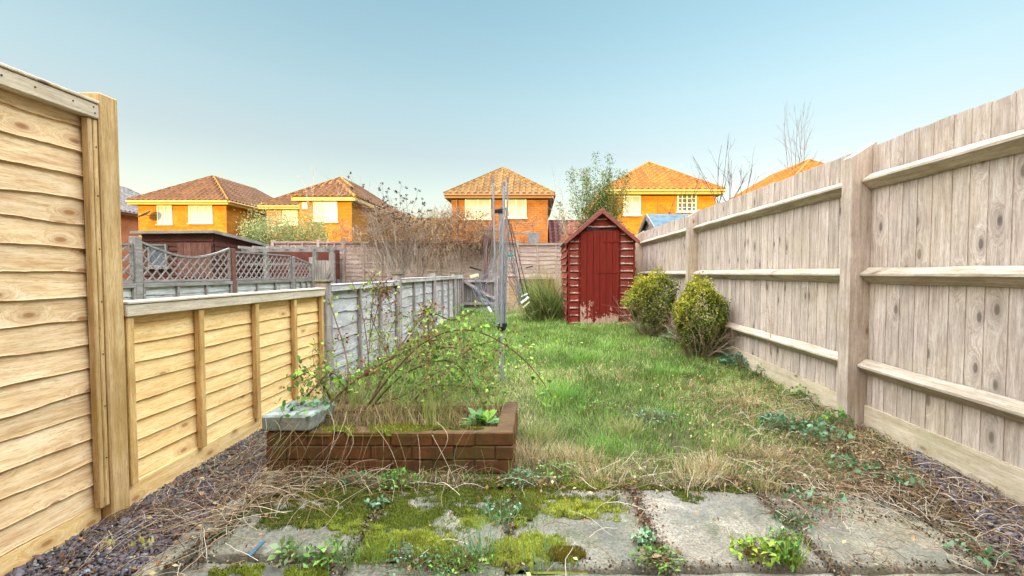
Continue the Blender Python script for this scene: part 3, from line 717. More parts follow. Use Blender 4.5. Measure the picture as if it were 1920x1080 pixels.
# door, slightly dropped on its hinges, bottom paint gone
t_ = NT('peeling_red_paint'); v_ = t_.co()
gn = t_.noise(t_.co((14,14,1)), 3, 5, .7, .4)
base_ = t_.ramp(gn, [(.35,(.10,.010,.006)),(.6,(.155,.015,.008)),(.75,(.21,.028,.015))])
sp_ = t_.n('ShaderNodeSeparateXYZ'); t_.l(v_, sp_.inputs[0])
low = t_.math('MULTIPLY', t_.math('SUBTRACT', .55, sp_.outputs[2]), 1.2); lft = t_.math('MULTIPLY', t_.math('SUBTRACT', -.0, sp_.outputs[0]), 1.0)
pk = t_.math('ADD', t_.math('ADD', t_.math('MAXIMUM', low, 0.0), t_.math('MULTIPLY', lft, .35)), t_.math('MULTIPLY', t_.math('SUBTRACT', t_.noise(t_.co((1,1,.7)), 5, 7, .75), .5), 2.2))
bare = t_.ramp(gn, [(.3,(.30,.17,.12)),(.7,(.52,.36,.29))])
c_ = t_.mix(t_.ramp(pk, [(.50,(0,0,0)),(.55,(.85,.85,.85))]), base_, bare)
t_.bump(gn, .4, .004); DOORM = t_.fin(c_, .7, spec=.12)
m = MB(); nb = 6; w = (DX1-DX0)/nb
for k in range(nb):
    x0 = DX0+k*w; r = -.018*(1-k/nb)
    m.bbox(x0+.002, x0+w-.002, SY0-.055, SY0-.037, .16+r, DZ1-.03+r*.6+.0, .003)
d = m.build('door', DOORM, t)
for z in (.38, 1.62):
    m = MB(); m.box(DX1-.28,DX1+.02,SY0-.063,SY0-.056,z,z+.028); m.build('hinge', W_REDV, d)
m = MB(); m.box(DX0+.25,DX1-.01,SY0-.062,SY0-.056,1.08,1.095); m.build('ledge', W_REDV, d)
m = MB(); m.box(DX0-.03,DX0+.32,SY0-.060,SY0-.05,DZ1-.02,DZ1+.005); m.build('bolt_bar', BLACKP, t)
# roof, bargeboards
m = MB(); ovf = .1; e0 = np.array((SX0-.07, 0, SE-.07)); e1 = np.array((SX1+.07,0,SE-.07)); ap = np.array((sc,0,SA+.035))
for e in (e0, e1):
    a = [(e[0],SY0-ovf,e[2]),(ap[0],SY0-ovf,ap[2]),(ap[0],SY1+.06,ap[2]),(e[0],SY1+.06,e[2])]
    m.add(a+[(p[0],p[1],p[2]+.022) for p in a], [(0,1,2,3),(4,5,6,7),(0,1,5,4),(2,3,7,6),(3,0,4,7)])
m.build('roof', m_plain('shed_felt', (.30,.25,.23), .95, .4, 15, bump=.8), t)
for e in (e0, e1):
    m = MB(); y0 = SY0-ovf-.02; a = [(e[0],y0,e[2]-.06),(ap[0],y0,ap[2]-.075),(ap[0],y0,ap[2]+.012),(e[0],y0,e[2]+.014)]
    m.hexa([a[0],a[1],(a[1][0],y0+.018,a[1][2]),(a[0][0],y0+.018,a[0][2]),a[3],a[2],(a[2][0],y0+.018,a[2][2]),(a[3][0],y0+.018,a[3][2])]); m.build('bargeboard', m_plain('faded_red_board', (.25,.07,.05), .8, .35, 9), t)

# neighbour's shed peeping over the right fence
t = thing('felt_roof_shed', (3.6,10.3,0), 'shed with blue-grey felt roof showing over the right fence', 'shed')
def prism_roof(m, X0, X1, yc, hw, E, R, th=.03):
    for s in (-1, 1):
        a = [(X0,yc+s*hw,E),(X1,yc+s*hw,E),(X1,yc,R),(X0,yc,R)]
        m.add(a+[(p[0],p[1],p[2]+th) for p in a], MB.HEX)
a = P(1211,402,10.4); X0 = a[0]; R_ = a[2]
m = MB(); prism_roof(m, X0, X0+2.6, 10.4, .95, R_-.5, R_-.03); m.build('roof', FELTB, t)
m = MB(); m.box(X0+.08,X0+2.5,9.55,11.25,0,R_-.5); m.add([(X0+.08,9.55,R_-.5),(X0+.08,11.25,R_-.5),(X0+.08,10.4,R_-.08)], [(0,2,1)]); m.build('wall', W_GREYV, t)
for s in (-1,1):
    m = MB(); m.bar((X0-.01,10.4+s*.0,R_-.05),(X0-.01,10.4+s*.97,R_-.56),.03,.12, up=(0,0,1)); m.build('bargeboard', W_TRE, t)

# brown flat-roofed shed, left
t = thing('timber_shed', (-9.3,11.5,0), 'large dark brown timber shed with flat grey roof behind the trellis', 'shed')
x0, x1, y0, y1 = -10.25,-8.37,11.5,13.55
zf, zb = 2.10, 1.90
m = MB(); hs = .13; z = .1
def rows(mm, fn, z1):
    z = .1
    while z < z1: fn(z, min(z+hs+.005, z1)); z += hs
rows(m, lambda a,b: shed_row(m, a, b, x0, x1, y0), zf); m.build('front_boards', W_REDR, t)
m = MB(); z = .1
while z < 2.0:
    za, zbk = min(z+hs, zf), min(z+hs, zb)
    if z < zb-.03: m.add([(x1,y0,za),(x1+.02,y0,z),(x1+.02,y1,z),(x1,y1,zbk)], [(0,1,2,3)])
    z += hs
m.build('side_boards', bpy.data.materials['red_side_boards'] if False else W_REDR, t)
m = MB(); m.hexa([(x0,y0+.01,0),(x1-.004,y0+.01,0),(x1-.004,y1,0),(x0,y1,0),(x0,y0+.01,zf),(x1-.004,y0+.01,zf),(x1-.004,y1,zb),(x0,y1,zb)]); m.build('shell', W_REDR, t)
m = MB(); m.hexa([(x0-.15,y0-.15,zf+.01),(x1+.12,y0-.15,zf+.03),(x1+.12,y1+.1,zb+.01),(x0-.15,y1+.1,zb+.01),(x0-.15,y0-.15,zf+.06),(x1+.12,y0-.15,zf+.09),(x1+.12,y1+.1,zb+.06),(x0-.15,y1+.1,zb+.06)]); m.build('roof', FELT, t)
m = MB(); m.bar((x0-.16,y0-.165,zf+.03),(x1+.13,y0-.165,zf+.055),.025,.07); m.bar((x1+.135,y0-.15,zf+.05),(x1+.135,y1+.1,zb+.03),.025,.08); m.build('roof_trim', W_TRE, t)
a, b, c, d2 = pw(334,398,455,520,11.45); m = MB(); n = 5
for k in range(n): m.bbox(a+(b-a)*k/n+.003,a+(b-a)*(k+1)/n-.003,y0-.06,y0-.036,c,d2,.003)
m.build('door', W_BROWN, t)
a, b, c, d2 = pw(280,315,458,500,11.45); window(t, y0-.03, a, b, c, d2, 1, 1, .04, glass=GLASSD, frame=W_TRE)
# lower red lean-to behind the pergola
m = MB(); m.box(-8.2,-6.1,13.3,13.8,0,1.82); t2 = m.build('red_screen', m_brick('screen_red', (.16,.04,.028),(.20,.055,.035),(.12,.05,.04), mort=.004), None, (-7.1,13.5,0))
tag(t2, 'dull red boarded screen wall behind the pergola', 'wall')

# ------------------------------------------------------------------ raised brick bed
BX0,BX1,BY0,BY1 = -1.44,-.105,2.32,2.90; BT = .225
t = thing('raised_bed', ((BX0+BX1)/2,BY0,0), 'low mossy red brick raised bed overgrown with brambles on the lawn edge', 'planter')
BRB = m_brick('mossy_bed_brick', (.15,.056,.018),(.22,.080,.022),(.08,.065,.03), .225, .075, .006, moss=(.095,.078,.018), dirt=(.075,.038,.015))
m = MB()
for r in range(3):
    z = r*.075; off = (r%2)*.1125
    x = BX0-off
    while x < BX1-.01:
        a = max(x, BX0)+.003; b = min(x+.225, BX1)-.003
        if b-a > .02: j = random.uniform(-.003,.003); m.bbox(a,b,BY0+j,BY0+.10,z+.0015,z+.0735,.005)
        x += .225
    y = BY0+.104+off
    while y < BY1:
        b = min(y+.219, BY1)
        m.bbox(BX1-.10,BX1+random.uniform(-.002,.003),y,b,z+.004,z+.071,.006); m.bbox(BX0,BX0+.1,y,b,z+.004,z+.071,.006); y += .225
m.box(BX0+.11,BX1-.11,BY1-.10,BY1,.0,.19)
m.build('brick_course', BRB, t)
m = MB(); m.box(BX0+.012,BX1-.012,BY0+.012,BY0+.09,0,.219); m.box(BX1-.09,BX1-.012,BY0+.09,BY1-.01,0,.219); m.box(BX0+.012,BX0+.09,BY0+.09,BY1-.01,0,.219); m.build('mortar', m_plain('bed_mortar', (.16,.13,.07), 1, .4, 20), t)
SOIL = m_plain('soil', (.06,.038,.022), 1, .5, 20, bump=1.0)
m = MB(); m.box(BX0+.1,BX1-.1,BY0+.1,BY1-.1,0,.17); m.build('soil', SOIL, t)
m = MB(); m.bbox(-1.455,-1.19,2.31,2.60,.233,.318,.010)
tag(m.build('concrete_block', m_plain('blue_grey_concrete', (.31,.335,.305), .95, .25, 16, col2=(.13,.14,.10), bump=.5), None, (-1.32,2.45,.233)), 'blue-grey concrete block lying on the left corner of the brick bed', 'block')

# ------------------------------------------------------------------ rotary airer
AX, AY = -.30, 4.14
t = thing('rotary_airer', (AX,AY,g1(AX,AY)), 'folded grey rotary clothes airer with tangled lines standing on the lawn', 'clothes airer')
m = MB(); m.tube([(AX,AY,g1(AX,AY)-.05),(AX,AY,.60)], .0175, 14); m.tube([(AX,AY,.601),(AX+.002,AY,1.66)], .026, 14); m.build('pole', METAL, t)
m = MB(); m.tube([(AX,AY,.535),(AX,AY,.56),(AX,AY,.60)], [.03,.045,.04], 14)
for k in range(4): an = math.pi/4+k*math.pi/2; m.bar((AX,AY,.585),(AX+.06*math.cos(an),AY+.06*math.sin(an),.59),.018,.035)
m.build('lower_hub', BLACKP, t)
m = MB(); m.tube([(AX,AY,1.64),(AX,AY,1.68),(AX,AY,1.70)], [.033,.033,.015], 14); m.bar((AX,AY,1.665),(AX-.075,AY-.02,1.655),.02,.035); m.build('top_hub', BLACKP, t)
arms = [P(925,343,AY-.04), P(944,352,AY+.05), P(952,341,AY-.02), P(946,349,AY-.06)]
bots = [P(931,611,AY-.05), P(944,612,AY+.05), P(947,611,AY), P(939,613,AY-.05)]
for a, b in zip(arms, bots):
    m = MB(); m.tube([b, a], .0095, 8); ar = m.build('arm', METAL, t)
    m = MB(); m.tube([a, np.array(a)+(0,0,.035)], .0125, 8); m.build('arm_cap', m_plain('grey_cap', (.25,.18,.2), .5) if 'grey_cap' not in bpy.data.materials else bpy.data.materials['grey_cap'], ar)
v = Veg(); LINE = np.array([[.20,.21,.24]])
def sag(a, b, s, K=14, wig=.01):
    a = np.array(a); b = np.array(b); tt = np.linspace(0,1,K)[:,None]
    L = a*(1-tt)+b*tt; L[:,2] -= s*4*tt[:,0]*(1-tt[:,0]); L += rng.normal(size=(K,3))*wig*np.sin(np.pi*tt); return L
def line(L, r=.0022, c=LINE): v.tubes(L[None], np.full((1,len(L)), r), c, 4)
for k in range(16):
    u = random.uniform(.3,1); ai = random.choice((0,0,3)); a = np.array(bots[ai])*(1-u)+np.array(arms[ai])*u
    line(sag(a, P(random.gauss(897,9), random.uniform(505,560), AY+random.uniform(-.2,.15)), random.uniform(-.02,.1), wig=.006), c=LINE*random.uniform(.5,1.3))
for k in range(13):
    a = P(random.gauss(893,7), random.uniform(510,545), AY+random.uniform(-.15,.15)); b = P(random.uniform(932,950), random.uniform(520,600), AY+random.uniform(-.05,.05))
    line(sag(a, b, random.uniform(.05,.26), wig=.008), .0026, LINE*random.uniform(.7,1.6))
for k in range(12):
    u = random.uniform(.35,1); ai = random.choice((1,2,2)); a = np.array(bots[ai])*(1-u)+np.array(arms[ai])*u
    line(sag(a, P(random.gauss(978,7), random.uniform(535,575), AY+random.uniform(-.15,.15)), random.uniform(-.02,.06), wig=.006), c=LINE*random.uniform(.4,1.1))
for k in range(5):
    line(sag(P(random.gauss(985,5),random.uniform(520,565),AY), P(random.uniform(938,948),random.uniform(470,600),AY), random.uniform(.02,.15), wig=.01), .0022)
v.build('clothes_line', V_TWIG, t)
m = MB(); m.bar(P(948,390,AY), P(983,558,AY-.1), .006,.006); m.bar(P(958,420,AY), P(992,560,AY-.1), .005,.005); m.build('stay_bar', BLACKP, t)
PEGW = m_plain('white_plastic', (.75,.76,.74), .4, .05); PEGC = m_plain('cream_plastic', (.62,.62,.40), .5, .1); PEGG = m_plain('teal_plastic', (.02,.25,.22), .4)
def peg(a, b, w, mat, lab):
    m = MB(); m.bar(P(*a,AY-.12), P(*b,AY-.12), w, w*.8); tag(m.build('line_spreader', mat, None, P(*a,AY-.12)), lab, 'clip')
peg((977,556),(989,550),.012,PEGW,'upper white plastic line clip hanging right of the airer')
peg((977,568),(991,557),.024,PEGW,'larger white plastic clip hanging below the upper one, right of the airer')
peg((980,577),(993,566),.013,PEGC,'cream plastic clip hanging lowest on the right of the airer')
peg((915,575),(921,585),.022,PEGW,'white clip dangling low on the left side of the airer')
peg((882,519),(897,515),.035,PEGC,'cream bundle of pegs caught in the lines left of the airer')
peg((952,480),(963,479),.025,PEGG,'small teal clip on the airer lines at the right')
peg((881,501),(902,507),.018,BLACKP,'black bar caught in the lines left of the airer')
peg((893,467),(901,470),.014,BLACKP,'short black clip high on the left lines of the airer')
peg((986,502),(1000,499),.014,BLACKP,'black clip on the right-hand airer lines')
# ------------------------------------------------------------------ ground sheet
def m_ground():
    t = NT('garden_soil'); v = t.co()
    n = t.noise(v, 2.2, 7, .7); n2 = t.noise(v, 22, 5, .7)
    soil = t.ramp(n2, [(.3,(.05,.035,.02)),(.6,(.13,.10,.055)),(.75,(.22,.17,.10))])
    green = t.ramp(n2, [(.3,(.035,.06,.012)),(.7,(.09,.14,.03))])
    sp = t.n('ShaderNodeSeparateXYZ'); t.l(v, sp.inputs[0])
    f = t.math('ADD', n, t.math('MULTIPLY', t.math('SUBTRACT', sp.outputs[1], 3.4), .12))
    c = t.mix(t.ramp(f, [(.4,(0,0,0)),(.6,(1,1,1))]), soil, green)
    t.bump(n2, 1.0, .02); return t.fin(c, 1)
xs = np.concatenate([[-600,-200,-80,-40,-20,-12,-8],np.arange(-6,6.01,.08),[8,12,20,40,80,200,600]])
ys = np.concatenate([[-80,-30,-12,-6,-2],np.arange(0,15.01,.08),[18,25,35,60,120,250,700]])
Xg, Yg = np.meshgrid(xs, ys); Zg = ground(Xg, Yg)-.012+.02*(fbm(Xg,Yg,2.2,5)-.5)*((np.abs(Xg)<6)&(Yg<15)&(Yg>0))
Zg -= .03*((Yg < 2.2)&(Yg > -1))
# bank of soil up to the left fence foot and dip at patio
nx = len(xs); ii = (np.arange(len(ys)-1)[:,None]*nx+np.arange(nx-1)[None,:]).ravel()
tag(mk('ground', np.stack([Xg.ravel(),Yg.ravel(),Zg.ravel()],1), np.stack([ii,ii+1,ii+nx+1,ii+nx],1), m_ground(), smooth=True), kind='structure')

# ------------------------------------------------------------------ paving
def m_slab(name, a, b, moss):
    t = NT(name); v = t.co(); r = attr(t)
    off = t.n('ShaderNodeVectorMath', operation='SCALE'); t.l(r, off.inputs[0]); off.inputs['Scale'].default_value = 21.0
    v = t.co((1,1,1), loc=off.outputs[0])
    n = t.noise(v, 3.2, 6, .65, .5); f = t.noise(v, 90, 4, .75); g = t.noise(v, 260, 2, .6)
    c = t.ramp(n, [(.34, a), (.5, tuple((x+y)/2 for x, y in zip(a,b))), (.66, b)])
    sm = t.ramp(f, [(.36,(.2,.19,.18)),(.5,(.5,.5,.5)),(.66,(.82,.81,.78))])
    c = t.mix(.8, c, sm, 'OVERLAY'); c = t.mix(t.ramp(g, [(.30,(.8,.8,.8)),(.42,(0,0,0))]), c, (.08,.075,.06))
    vo = t.n('ShaderNodeTexVoronoi'); vo.inputs['Scale'].default_value = 38; t.l(v, vo.inputs['Vector'])
    li = t.noise(v, 5.5, 6, .75)
    c = t.mix(t.ramp(li, [(.52,(0,0,0)),(.66,(.75,.75,.75))]), c, moss)
    st = t.noise(v, 1.7, 6, .7, 1.0)
    c = t.mix(t.ramp(st, [(.5,(0,0,0)),(.62,(.55,.55,.55))]), c, (.10,.10,.085))
    t.bump(t.math('ADD', t.math('MULTIPLY', f, .6), t.math('MULTIPLY', n, .6)), .7, .006)
    return t.fin(c, .95)
SL_G = m_slab('grey_slab', (.17,.143,.105), (.33,.285,.22), (.075,.08,.04)); SL_D = m_slab('dark_slab', (.11,.10,.07), (.235,.21,.155), (.05,.07,.02))
SL_B = m_slab('buff_slab', (.20,.165,.11), (.33,.285,.205), (.13,.12,.06))
def slab(x0, x1, y0, y1, z, mat, label, tilt=(0,0), rot=0):
    n = 26; g = np.linspace(0,1,n); U, Vv = np.meshgrid(g, g)
    ed = .012
    jx = lambda s: (fbm(g*3, g*0+s, 2.5, 3)-.5)*.022
    X = x0+(x1-x0)*U; Y = y0+(y1-y0)*Vv
    X += jx(x0*9+1)[:,None]*(1-U)+jx(x1*7+2)[:,None]*U; Y += jx(y0*5+3)[None,:]*(1-Vv)+jx(y1*3+4)[None,:]*Vv
    Z = z+tilt[0]*(U-.5)+tilt[1]*(Vv-.5)+.004*(fbm(X,Y,6,8)-.5)
    e = np.minimum(np.minimum(U,1-U),np.minimum(Vv,1-Vv)); Z -= .006*(e < .02)
    V = np.stack([X.ravel(),Y.ravel(),Z.ravel()],1); V2 = V.copy(); V2[:,2] = z-.05
    i = (np.arange(n-1)[:,None]*n+np.arange(n-1)[None,:]).ravel(); Fq = [np.stack([i,i+1,i+n+1,i+n],1)]
    bd = list(range(n))+[k*n+n-1 for k in range(1,n)]+[n*n-1-k for k in range(1,n)]+[k*n for k in range(n-2,0,-1)]
    bd = np.array(bd); b2 = np.roll(bd,-1); Fq.append(np.stack([bd,bd+n*n,b2+n*n,b2],1))
    r = random.random()
    o = mk('paving_slab', np.vstack([V,V2]), np.concatenate(Fq), mat, None, ((x0+x1)/2,(y0+y1)/2,0), np.full((2*n*n,3), r))
    return tag(o, label, 'paving slab', 'concrete paving slabs')
jx = [-1.30,-.70,-.10,.49,1.10,1.72]; mats = [SL_D,SL_D,SL_D,SL_G,SL_B]
L1 = ['dark mossy slab at the left end of the row below the brick bed, against the edging','mossy slab below the middle of the brick bed','slab half covered in bright moss just right of the brick bed corner','large clean grey slab in the middle right of the patio','buff slab at the right end of the patio row beside the slate']
L2 = ['slab cut by the bottom left of the picture beside the slate bed','slab at the bottom edge under the largest yellow moss cushion','slab at the bottom edge beneath the grass tufts, left of the middle','slab at the bottom edge beside the leafy green seedlings','buff slab cut by the bottom right of the picture']
for i in range(5):
    a, b = jx[i]+.008, jx[i+1]-.008
    slab(a, b, 1.575 if i > 1 else 1.64, 2.15 if i else 2.08, .0+.004*(i%2), mats[i], L1[i], (random.uniform(-.008,.008),random.uniform(-.006,.006)))
    slab(a, b, .98, 1.555 if i > 1 else 1.615, -.008+.003*(i%2), mats[i], L2[i], (random.uniform(-.008,.008),random.uniform(-.006,.006)))
m = MB(); y = .9
while y < 2.75: m.bbox(-1.425,-1.345,y,y+.595,-.05,.018+random.uniform(-.004,.004),.008); y += .6
tag(m.build('path_edging', SL_B, None, (-1.38,1.5,0)), 'narrow mossy concrete edging strip between the left slate bed and the slabs', 'edging')
m = MB(); y = .9
while y < 2.1: m.bbox(1.735,1.80,y,y+.595,-.05,.012+random.uniform(-.004,.004),.008); y += .6
tag(m.build('path_edging', SL_B, None, (1.77,1.5,0)), 'pale narrow concrete edging strip beside the slate by the right fence', 'edging')

# ------------------------------------------------------------------ slate chippings
def slate(name, N, xf, y0, y1, label):
    V = []; s = .018
    y = y0+(y1-y0)*rng.random(N)**1.0; lo, hi = xf(y); x = lo+(hi-lo)*rng.random(N)
    k = 6; ph = np.arange(k)*2*np.pi/k
    size = rng.uniform(.004,.014,N)*np.where(rng.random(N)<.12,1.8,1); asp = rng.uniform(.35,.9,N); az = rng.uniform(0,6.28,N); tx = rng.normal(0,.35,N); ty = rng.normal(0,.35,N)
    rr = size[:,None]*rng.uniform(.65,1.1,(N,k)); u = rr*np.cos(ph); w = rr*np.sin(ph)*asp[:,None]
    X = u*np.cos(az)[:,None]-w*np.sin(az)[:,None]; Y = u*np.sin(az)[:,None]+w*np.cos(az)[:,None]; Z = u*tx[:,None]+w*ty[:,None]
    base = ground(x,y)+rng.uniform(0,.03,N)
    P0 = np.stack([X+x[:,None],Y+y[:,None],Z+base[:,None]],-1); th = rng.uniform(.002,.006,N)
    P1 = P0.copy(); P1[:,:,2] -= th[:,None]
    Vv = np.concatenate([P0,P1],1).reshape(-1,3)
    b = (np.arange(N)*2*k)[:,None]
    Fq = [np.concatenate([b+np.array([[0,1,2,3]])]),np.concatenate([b+np.array([[0,3,4,5]])])]
    for i in range(k): j=(i+1)%k; Fq.append(b+np.array([[i,i+k,j+k,j]]))
    C = np.repeat(pal(N, [(.078,.063,.072),(.12,.10,.11),(.05,.043,.048),(.17,.15,.155),(.12,.082,.075),(.25,.235,.235)], [3,3,2,1,2,.5], .15), 2*k, 0)
    t = bpy.data.materials.get('slate') or None
    if t is None:
        q = NT('slate'); c = q.mix(.5, attr(q), q.ramp(q.noise(q.co(),120,4,.7),[(.3,(.3,.3,.3)),(.7,(.7,.7,.7))]), 'OVERLAY'); t = q.fin(c,.6,spec=.4)
    tag(mk(name, Vv, np.concatenate(Fq), t, C=C), label, 'slate chippings', kind='stuff')
slate('slate_chippings', 15000, lambda y: (np.full_like(y,-1.84), np.full_like(y,-1.43)), 1.35, 2.9, 'purple grey slate chippings along the foot of the left fences')
slate('slate_chippings', 7500, lambda y: (np.clip(1.81+(y-1.7)*.45,1.81,2.2), np.full_like(y,2.24)), 1.45, 2.5, 'purple grey slate chippings along the foot of the right fence')

# ------------------------------------------------------------------ grass
def in_bed(x, y, m=0): return (x > BX0-m)&(x < BX1+m)&(y > BY0-m)&(y < BY1+m)
def lawn(N, y0, y1, hmul, wmul):
    y = y0+(y1-y0)*rng.random(N)**1.0; x = rng.uniform(-1.78, 2.24, N)
    d = fbm(x,y,1.1,11); d2 = fbm(x,y,3.6,21)
    straw = np.clip((x-1.05)/.8,0,1)*np.clip((4.6-y)/1.5,0,1)*(.45+.8*fbm(x,y,1.9,78))+np.clip((2.75-y)/.5,0,1)*(-.1+.85*fbm(x,y,2.3,77))+np.clip((d-.53)*3.2,0,.7)+np.clip((-1.3-x)/.4,0,1)*.35
    bare = np.clip((x-1.3)/.8,0,1)*np.clip((3.8-y)/1.4,0,1)*.6+np.clip((2.6-y)/.3,0,1)*.35
    ok = ~in_bed(x,y,.02)&(rng.random(N) > bare+np.clip((.32-d2)*2.5,0,.6))&~((x>1.5)&(y<2.3)&(d2<.6))&~((x>SX0)&(x<SX1)&(y>SY0))
    x, y, d, d2, straw = x[ok], y[ok], d[ok], d2[ok], straw[ok]; n = len(x)
    C = pal(n, [(.115,.205,.03),(.175,.28,.05),(.245,.345,.08),(.06,.12,.025),(.33,.385,.14),(.36,.30,.14)], [4,4,3,3,1.3,.9], .16)*(.5+1.0*d2)[:,None]
    st = rng.random(n) < straw*.8
    C[st] = pal(st.sum(), [(.50,.38,.19),(.36,.25,.12),(.60,.49,.29),(.24,.15,.08),(.34,.34,.12)], [3,2,2,1,2], .15)
    tuft = fbm(x,y,5.5,31)
    h = rng.gamma(5,.0105,n)*(.30+.95*tuft)*hmul; h[st] *= .78
    w = rng.uniform(.0022,.0048,n)*wmul
    lean = np.abs(rng.normal(.95,.5,n)); lean[st] = rng.uniform(1.1,1.9,st.sum())
    az = np.where(rng.random(n) < .55, 6.28*fbm(x,y,2.6,41)*2, rng.uniform(0,6.28,n))
    v.blades(np.stack([x,y,ground(x,y)-.008],1), h, w, lean, C, az=az)
v = Veg(); lawn(75000, 2.2, 4.3, 1.0, 1.0); lawn(80000, 4.2, 8.0, 1.15, 1.35); lawn(30000, 7.8, 11.2, 1.35, 1.8)
# tussocks
for (cx, cy, n, hh, colr) in [(.25,3.6,420,.19,0),(.55,4.9,260,.17,0),(1.3,4.3,260,.15,0),(-.02,2.5,420,.17,1),(.25,2.45,520,.15,1),(.95,2.32,420,.16,1),(.62,2.9,300,.13,2),(.03,2.75,300,.2,2),(1.35,2.5,300,.13,1),(-1.5,3.6,400,.24,2),(-1.55,4.8,300,.26,2),(-1.6,6.6,260,.25,2),(.9,5.6,220,.16,0),(-.6,3.9,260,.18,0),(1.65,3.4,260,.13,1),(1.85,2.7,200,.13,1),(1.15,2.6,260,.12,2),(.42,2.55,200,.16,0)]:
    p = np.stack([rng.normal(cx,.07,n), rng.normal(cy,.06,n)],1); ok = ~in_bed(p[:,0],p[:,1]); p = p[ok]; n = len(p)
    C = [pal(n,[(.11,.26,.03),(.17,.36,.045),(.25,.40,.10)]), pal(n,[(.55,.42,.22),(.40,.28,.14),(.64,.53,.32)]), pal(n,[(.36,.34,.13),(.22,.31,.06),(.50,.42,.2)])][colr]
    az = np.arctan2(p[:,1]-cy, p[:,0]-cx)+rng.normal(0,.5,n)
    v.blades(np.stack([p[:,0],p[:,1],ground(p[:,0],p[:,1])],1), rng.uniform(.45,1.0,n)*hh*(.72 if colr == 1 else 1), rng.uniform(.0020,.0036,n), np.abs(rng.normal(1.0,.35,n)), C, K=6, az=az)
tag(v.build('grass', V_GRASS), 'rough green lawn grass mixed with straw coloured tufts', 'grass', kind='stuff')

# ------------------------------------------------------------------ dead stalks and litter
v = Veg()
def stalks(n, xr, yr, L0, L1, z=.014, cols=((.38,.27,.16),(.26,.15,.08),(.52,.43,.31),(.15,.08,.045)), r=.00115, lift=.04):
    for k in range(n):
        x = random.uniform(*xr); y = random.uniform(*yr); a = random.uniform(0,6.28); L = random.uniform(L0,L1)
        K = 9; pts = wander((x,y,0),(math.cos(a),math.sin(a),0),L,K,.17)
        tt = np.linspace(0,1,K); pts[:,2] = ground(pts[:,0],pts[:,1])+z+random.uniform(0,lift)*np.sin(np.pi*tt)+.008
        pts[:,0] = np.clip(pts[:,0],-1.79,2.22)
        c = np.array([random.choice(cols)])*random.uniform(.8,1.25)
        v.tubes(pts[None], np.full((1,K),r*random.uniform(.6,1.3)), c, 3)
stalks(520,(-1.78,-1.25),(1.75,2.75),.10,.42); stalks(110,(-1.5,-.8),(2.0,2.32),.10,.4,lift=.06); stalks(55,(-1.0,-.1),(2.12,2.32),.10,.4,lift=.05); stalks(80,(-1.75,-1.2),(1.4,2.0),.12,.4)
stalks(480,(1.2,2.22),(2.0,3.6),.06,.3); stalks(260,(1.8,2.22),(1.5,2.6),.06,.25); stalks(160,(1.7,2.2),(1.5,2.2),.05,.25); stalks(260,(1.05,1.8),(1.55,2.15),.02,.10,lift=.006); stalks(120,(1.1,1.8),(1.9,2.2),.04,.2,lift=.015); stalks(140,(1.7,2.2),(3.2,6.2),.08,.3); stalks(45,(-1.2,1.7),(1.5,2.2),.08,.32,lift=.02); stalks(150,(-.1,1.5),(2.15,2.5),.08,.3)
# stalks drooping over the left end of the bed
for k in range(44):
    x = random.uniform(-1.5,-.75) if k < 37 else random.uniform(-.75,-.3); tt = np.linspace(0,1,9)
    p0 = np.array((x, random.uniform(2.3,2.6), random.uniform(.25,.36))); p1 = np.array((x+random.uniform(-.28,.3), random.uniform(2.0,2.27), .02)); 
    L = p0+(p1-p0)*tt[:,None]; L[:,1] -= .10*np.sin(np.pi*tt)*random.uniform(.2,1); L[:,0] += .06*np.sin(np.pi*tt*random.uniform(.5,2)); L[:,2] = np.maximum(L[:,2]+.05*np.sin(np.pi*tt),.02)
    if L[:,1].min() > 2.29: continue
    v.tubes(L[None], np.full((1,9),.0009*random.uniform(.6,1.4)), np.array([random.choice(((.36,.30,.18),(.27,.16,.08),(.5,.4,.28),(.18,.10,.05)))]), 3)
tag(v.build('dead_stalks', V_TWIG), 'tangle of dry brown stalks over the slate, brick bed foot and grass edge', 'dead stalks', kind='stuff')

v = Veg()
def litter(n, xr, yr, s=(.01,.03), cols=((.30,.16,.07),(.45,.30,.14),(.18,.09,.05),(.5,.42,.2),(.42,.20,.08))):
    x = rng.uniform(*xr,n); y = rng.uniform(*yr,n)
    v.leaves(np.stack([x,y,ground(x,y)+.014+rng.uniform(0,.015,n)],1), rng.uniform(*s,n), pal(n,cols), up=3, aspect=.7)
litter(800,(-1.78,-1.3),(1.5,2.8)); litter(900,(1.0,2.2),(2.15,4.2),(.01,.028)); litter(170,(-1.2,1.8),(1.5,2.2),(.006,.026)); litter(800,(1.8,2.22),(1.5,2.8),(.008,.028)); litter(420,(-1.3,1.3),(2.12,2.45),(.008,.025)); litter(300,(.42,.56),(1.6,2.2),(.006,.018),((.12,.05,.03),(.2,.09,.05)))
litter(500,(.3,2.2),(2.6,7.5),(.01,.03),((.35,.25,.10),(.5,.4,.2),(.2,.11,.05)))
tag(v.build('leaf_litter', V_LEAF), 'fallen brown leaves and bits of litter scattered over the ground', 'fallen leaves', kind='stuff')

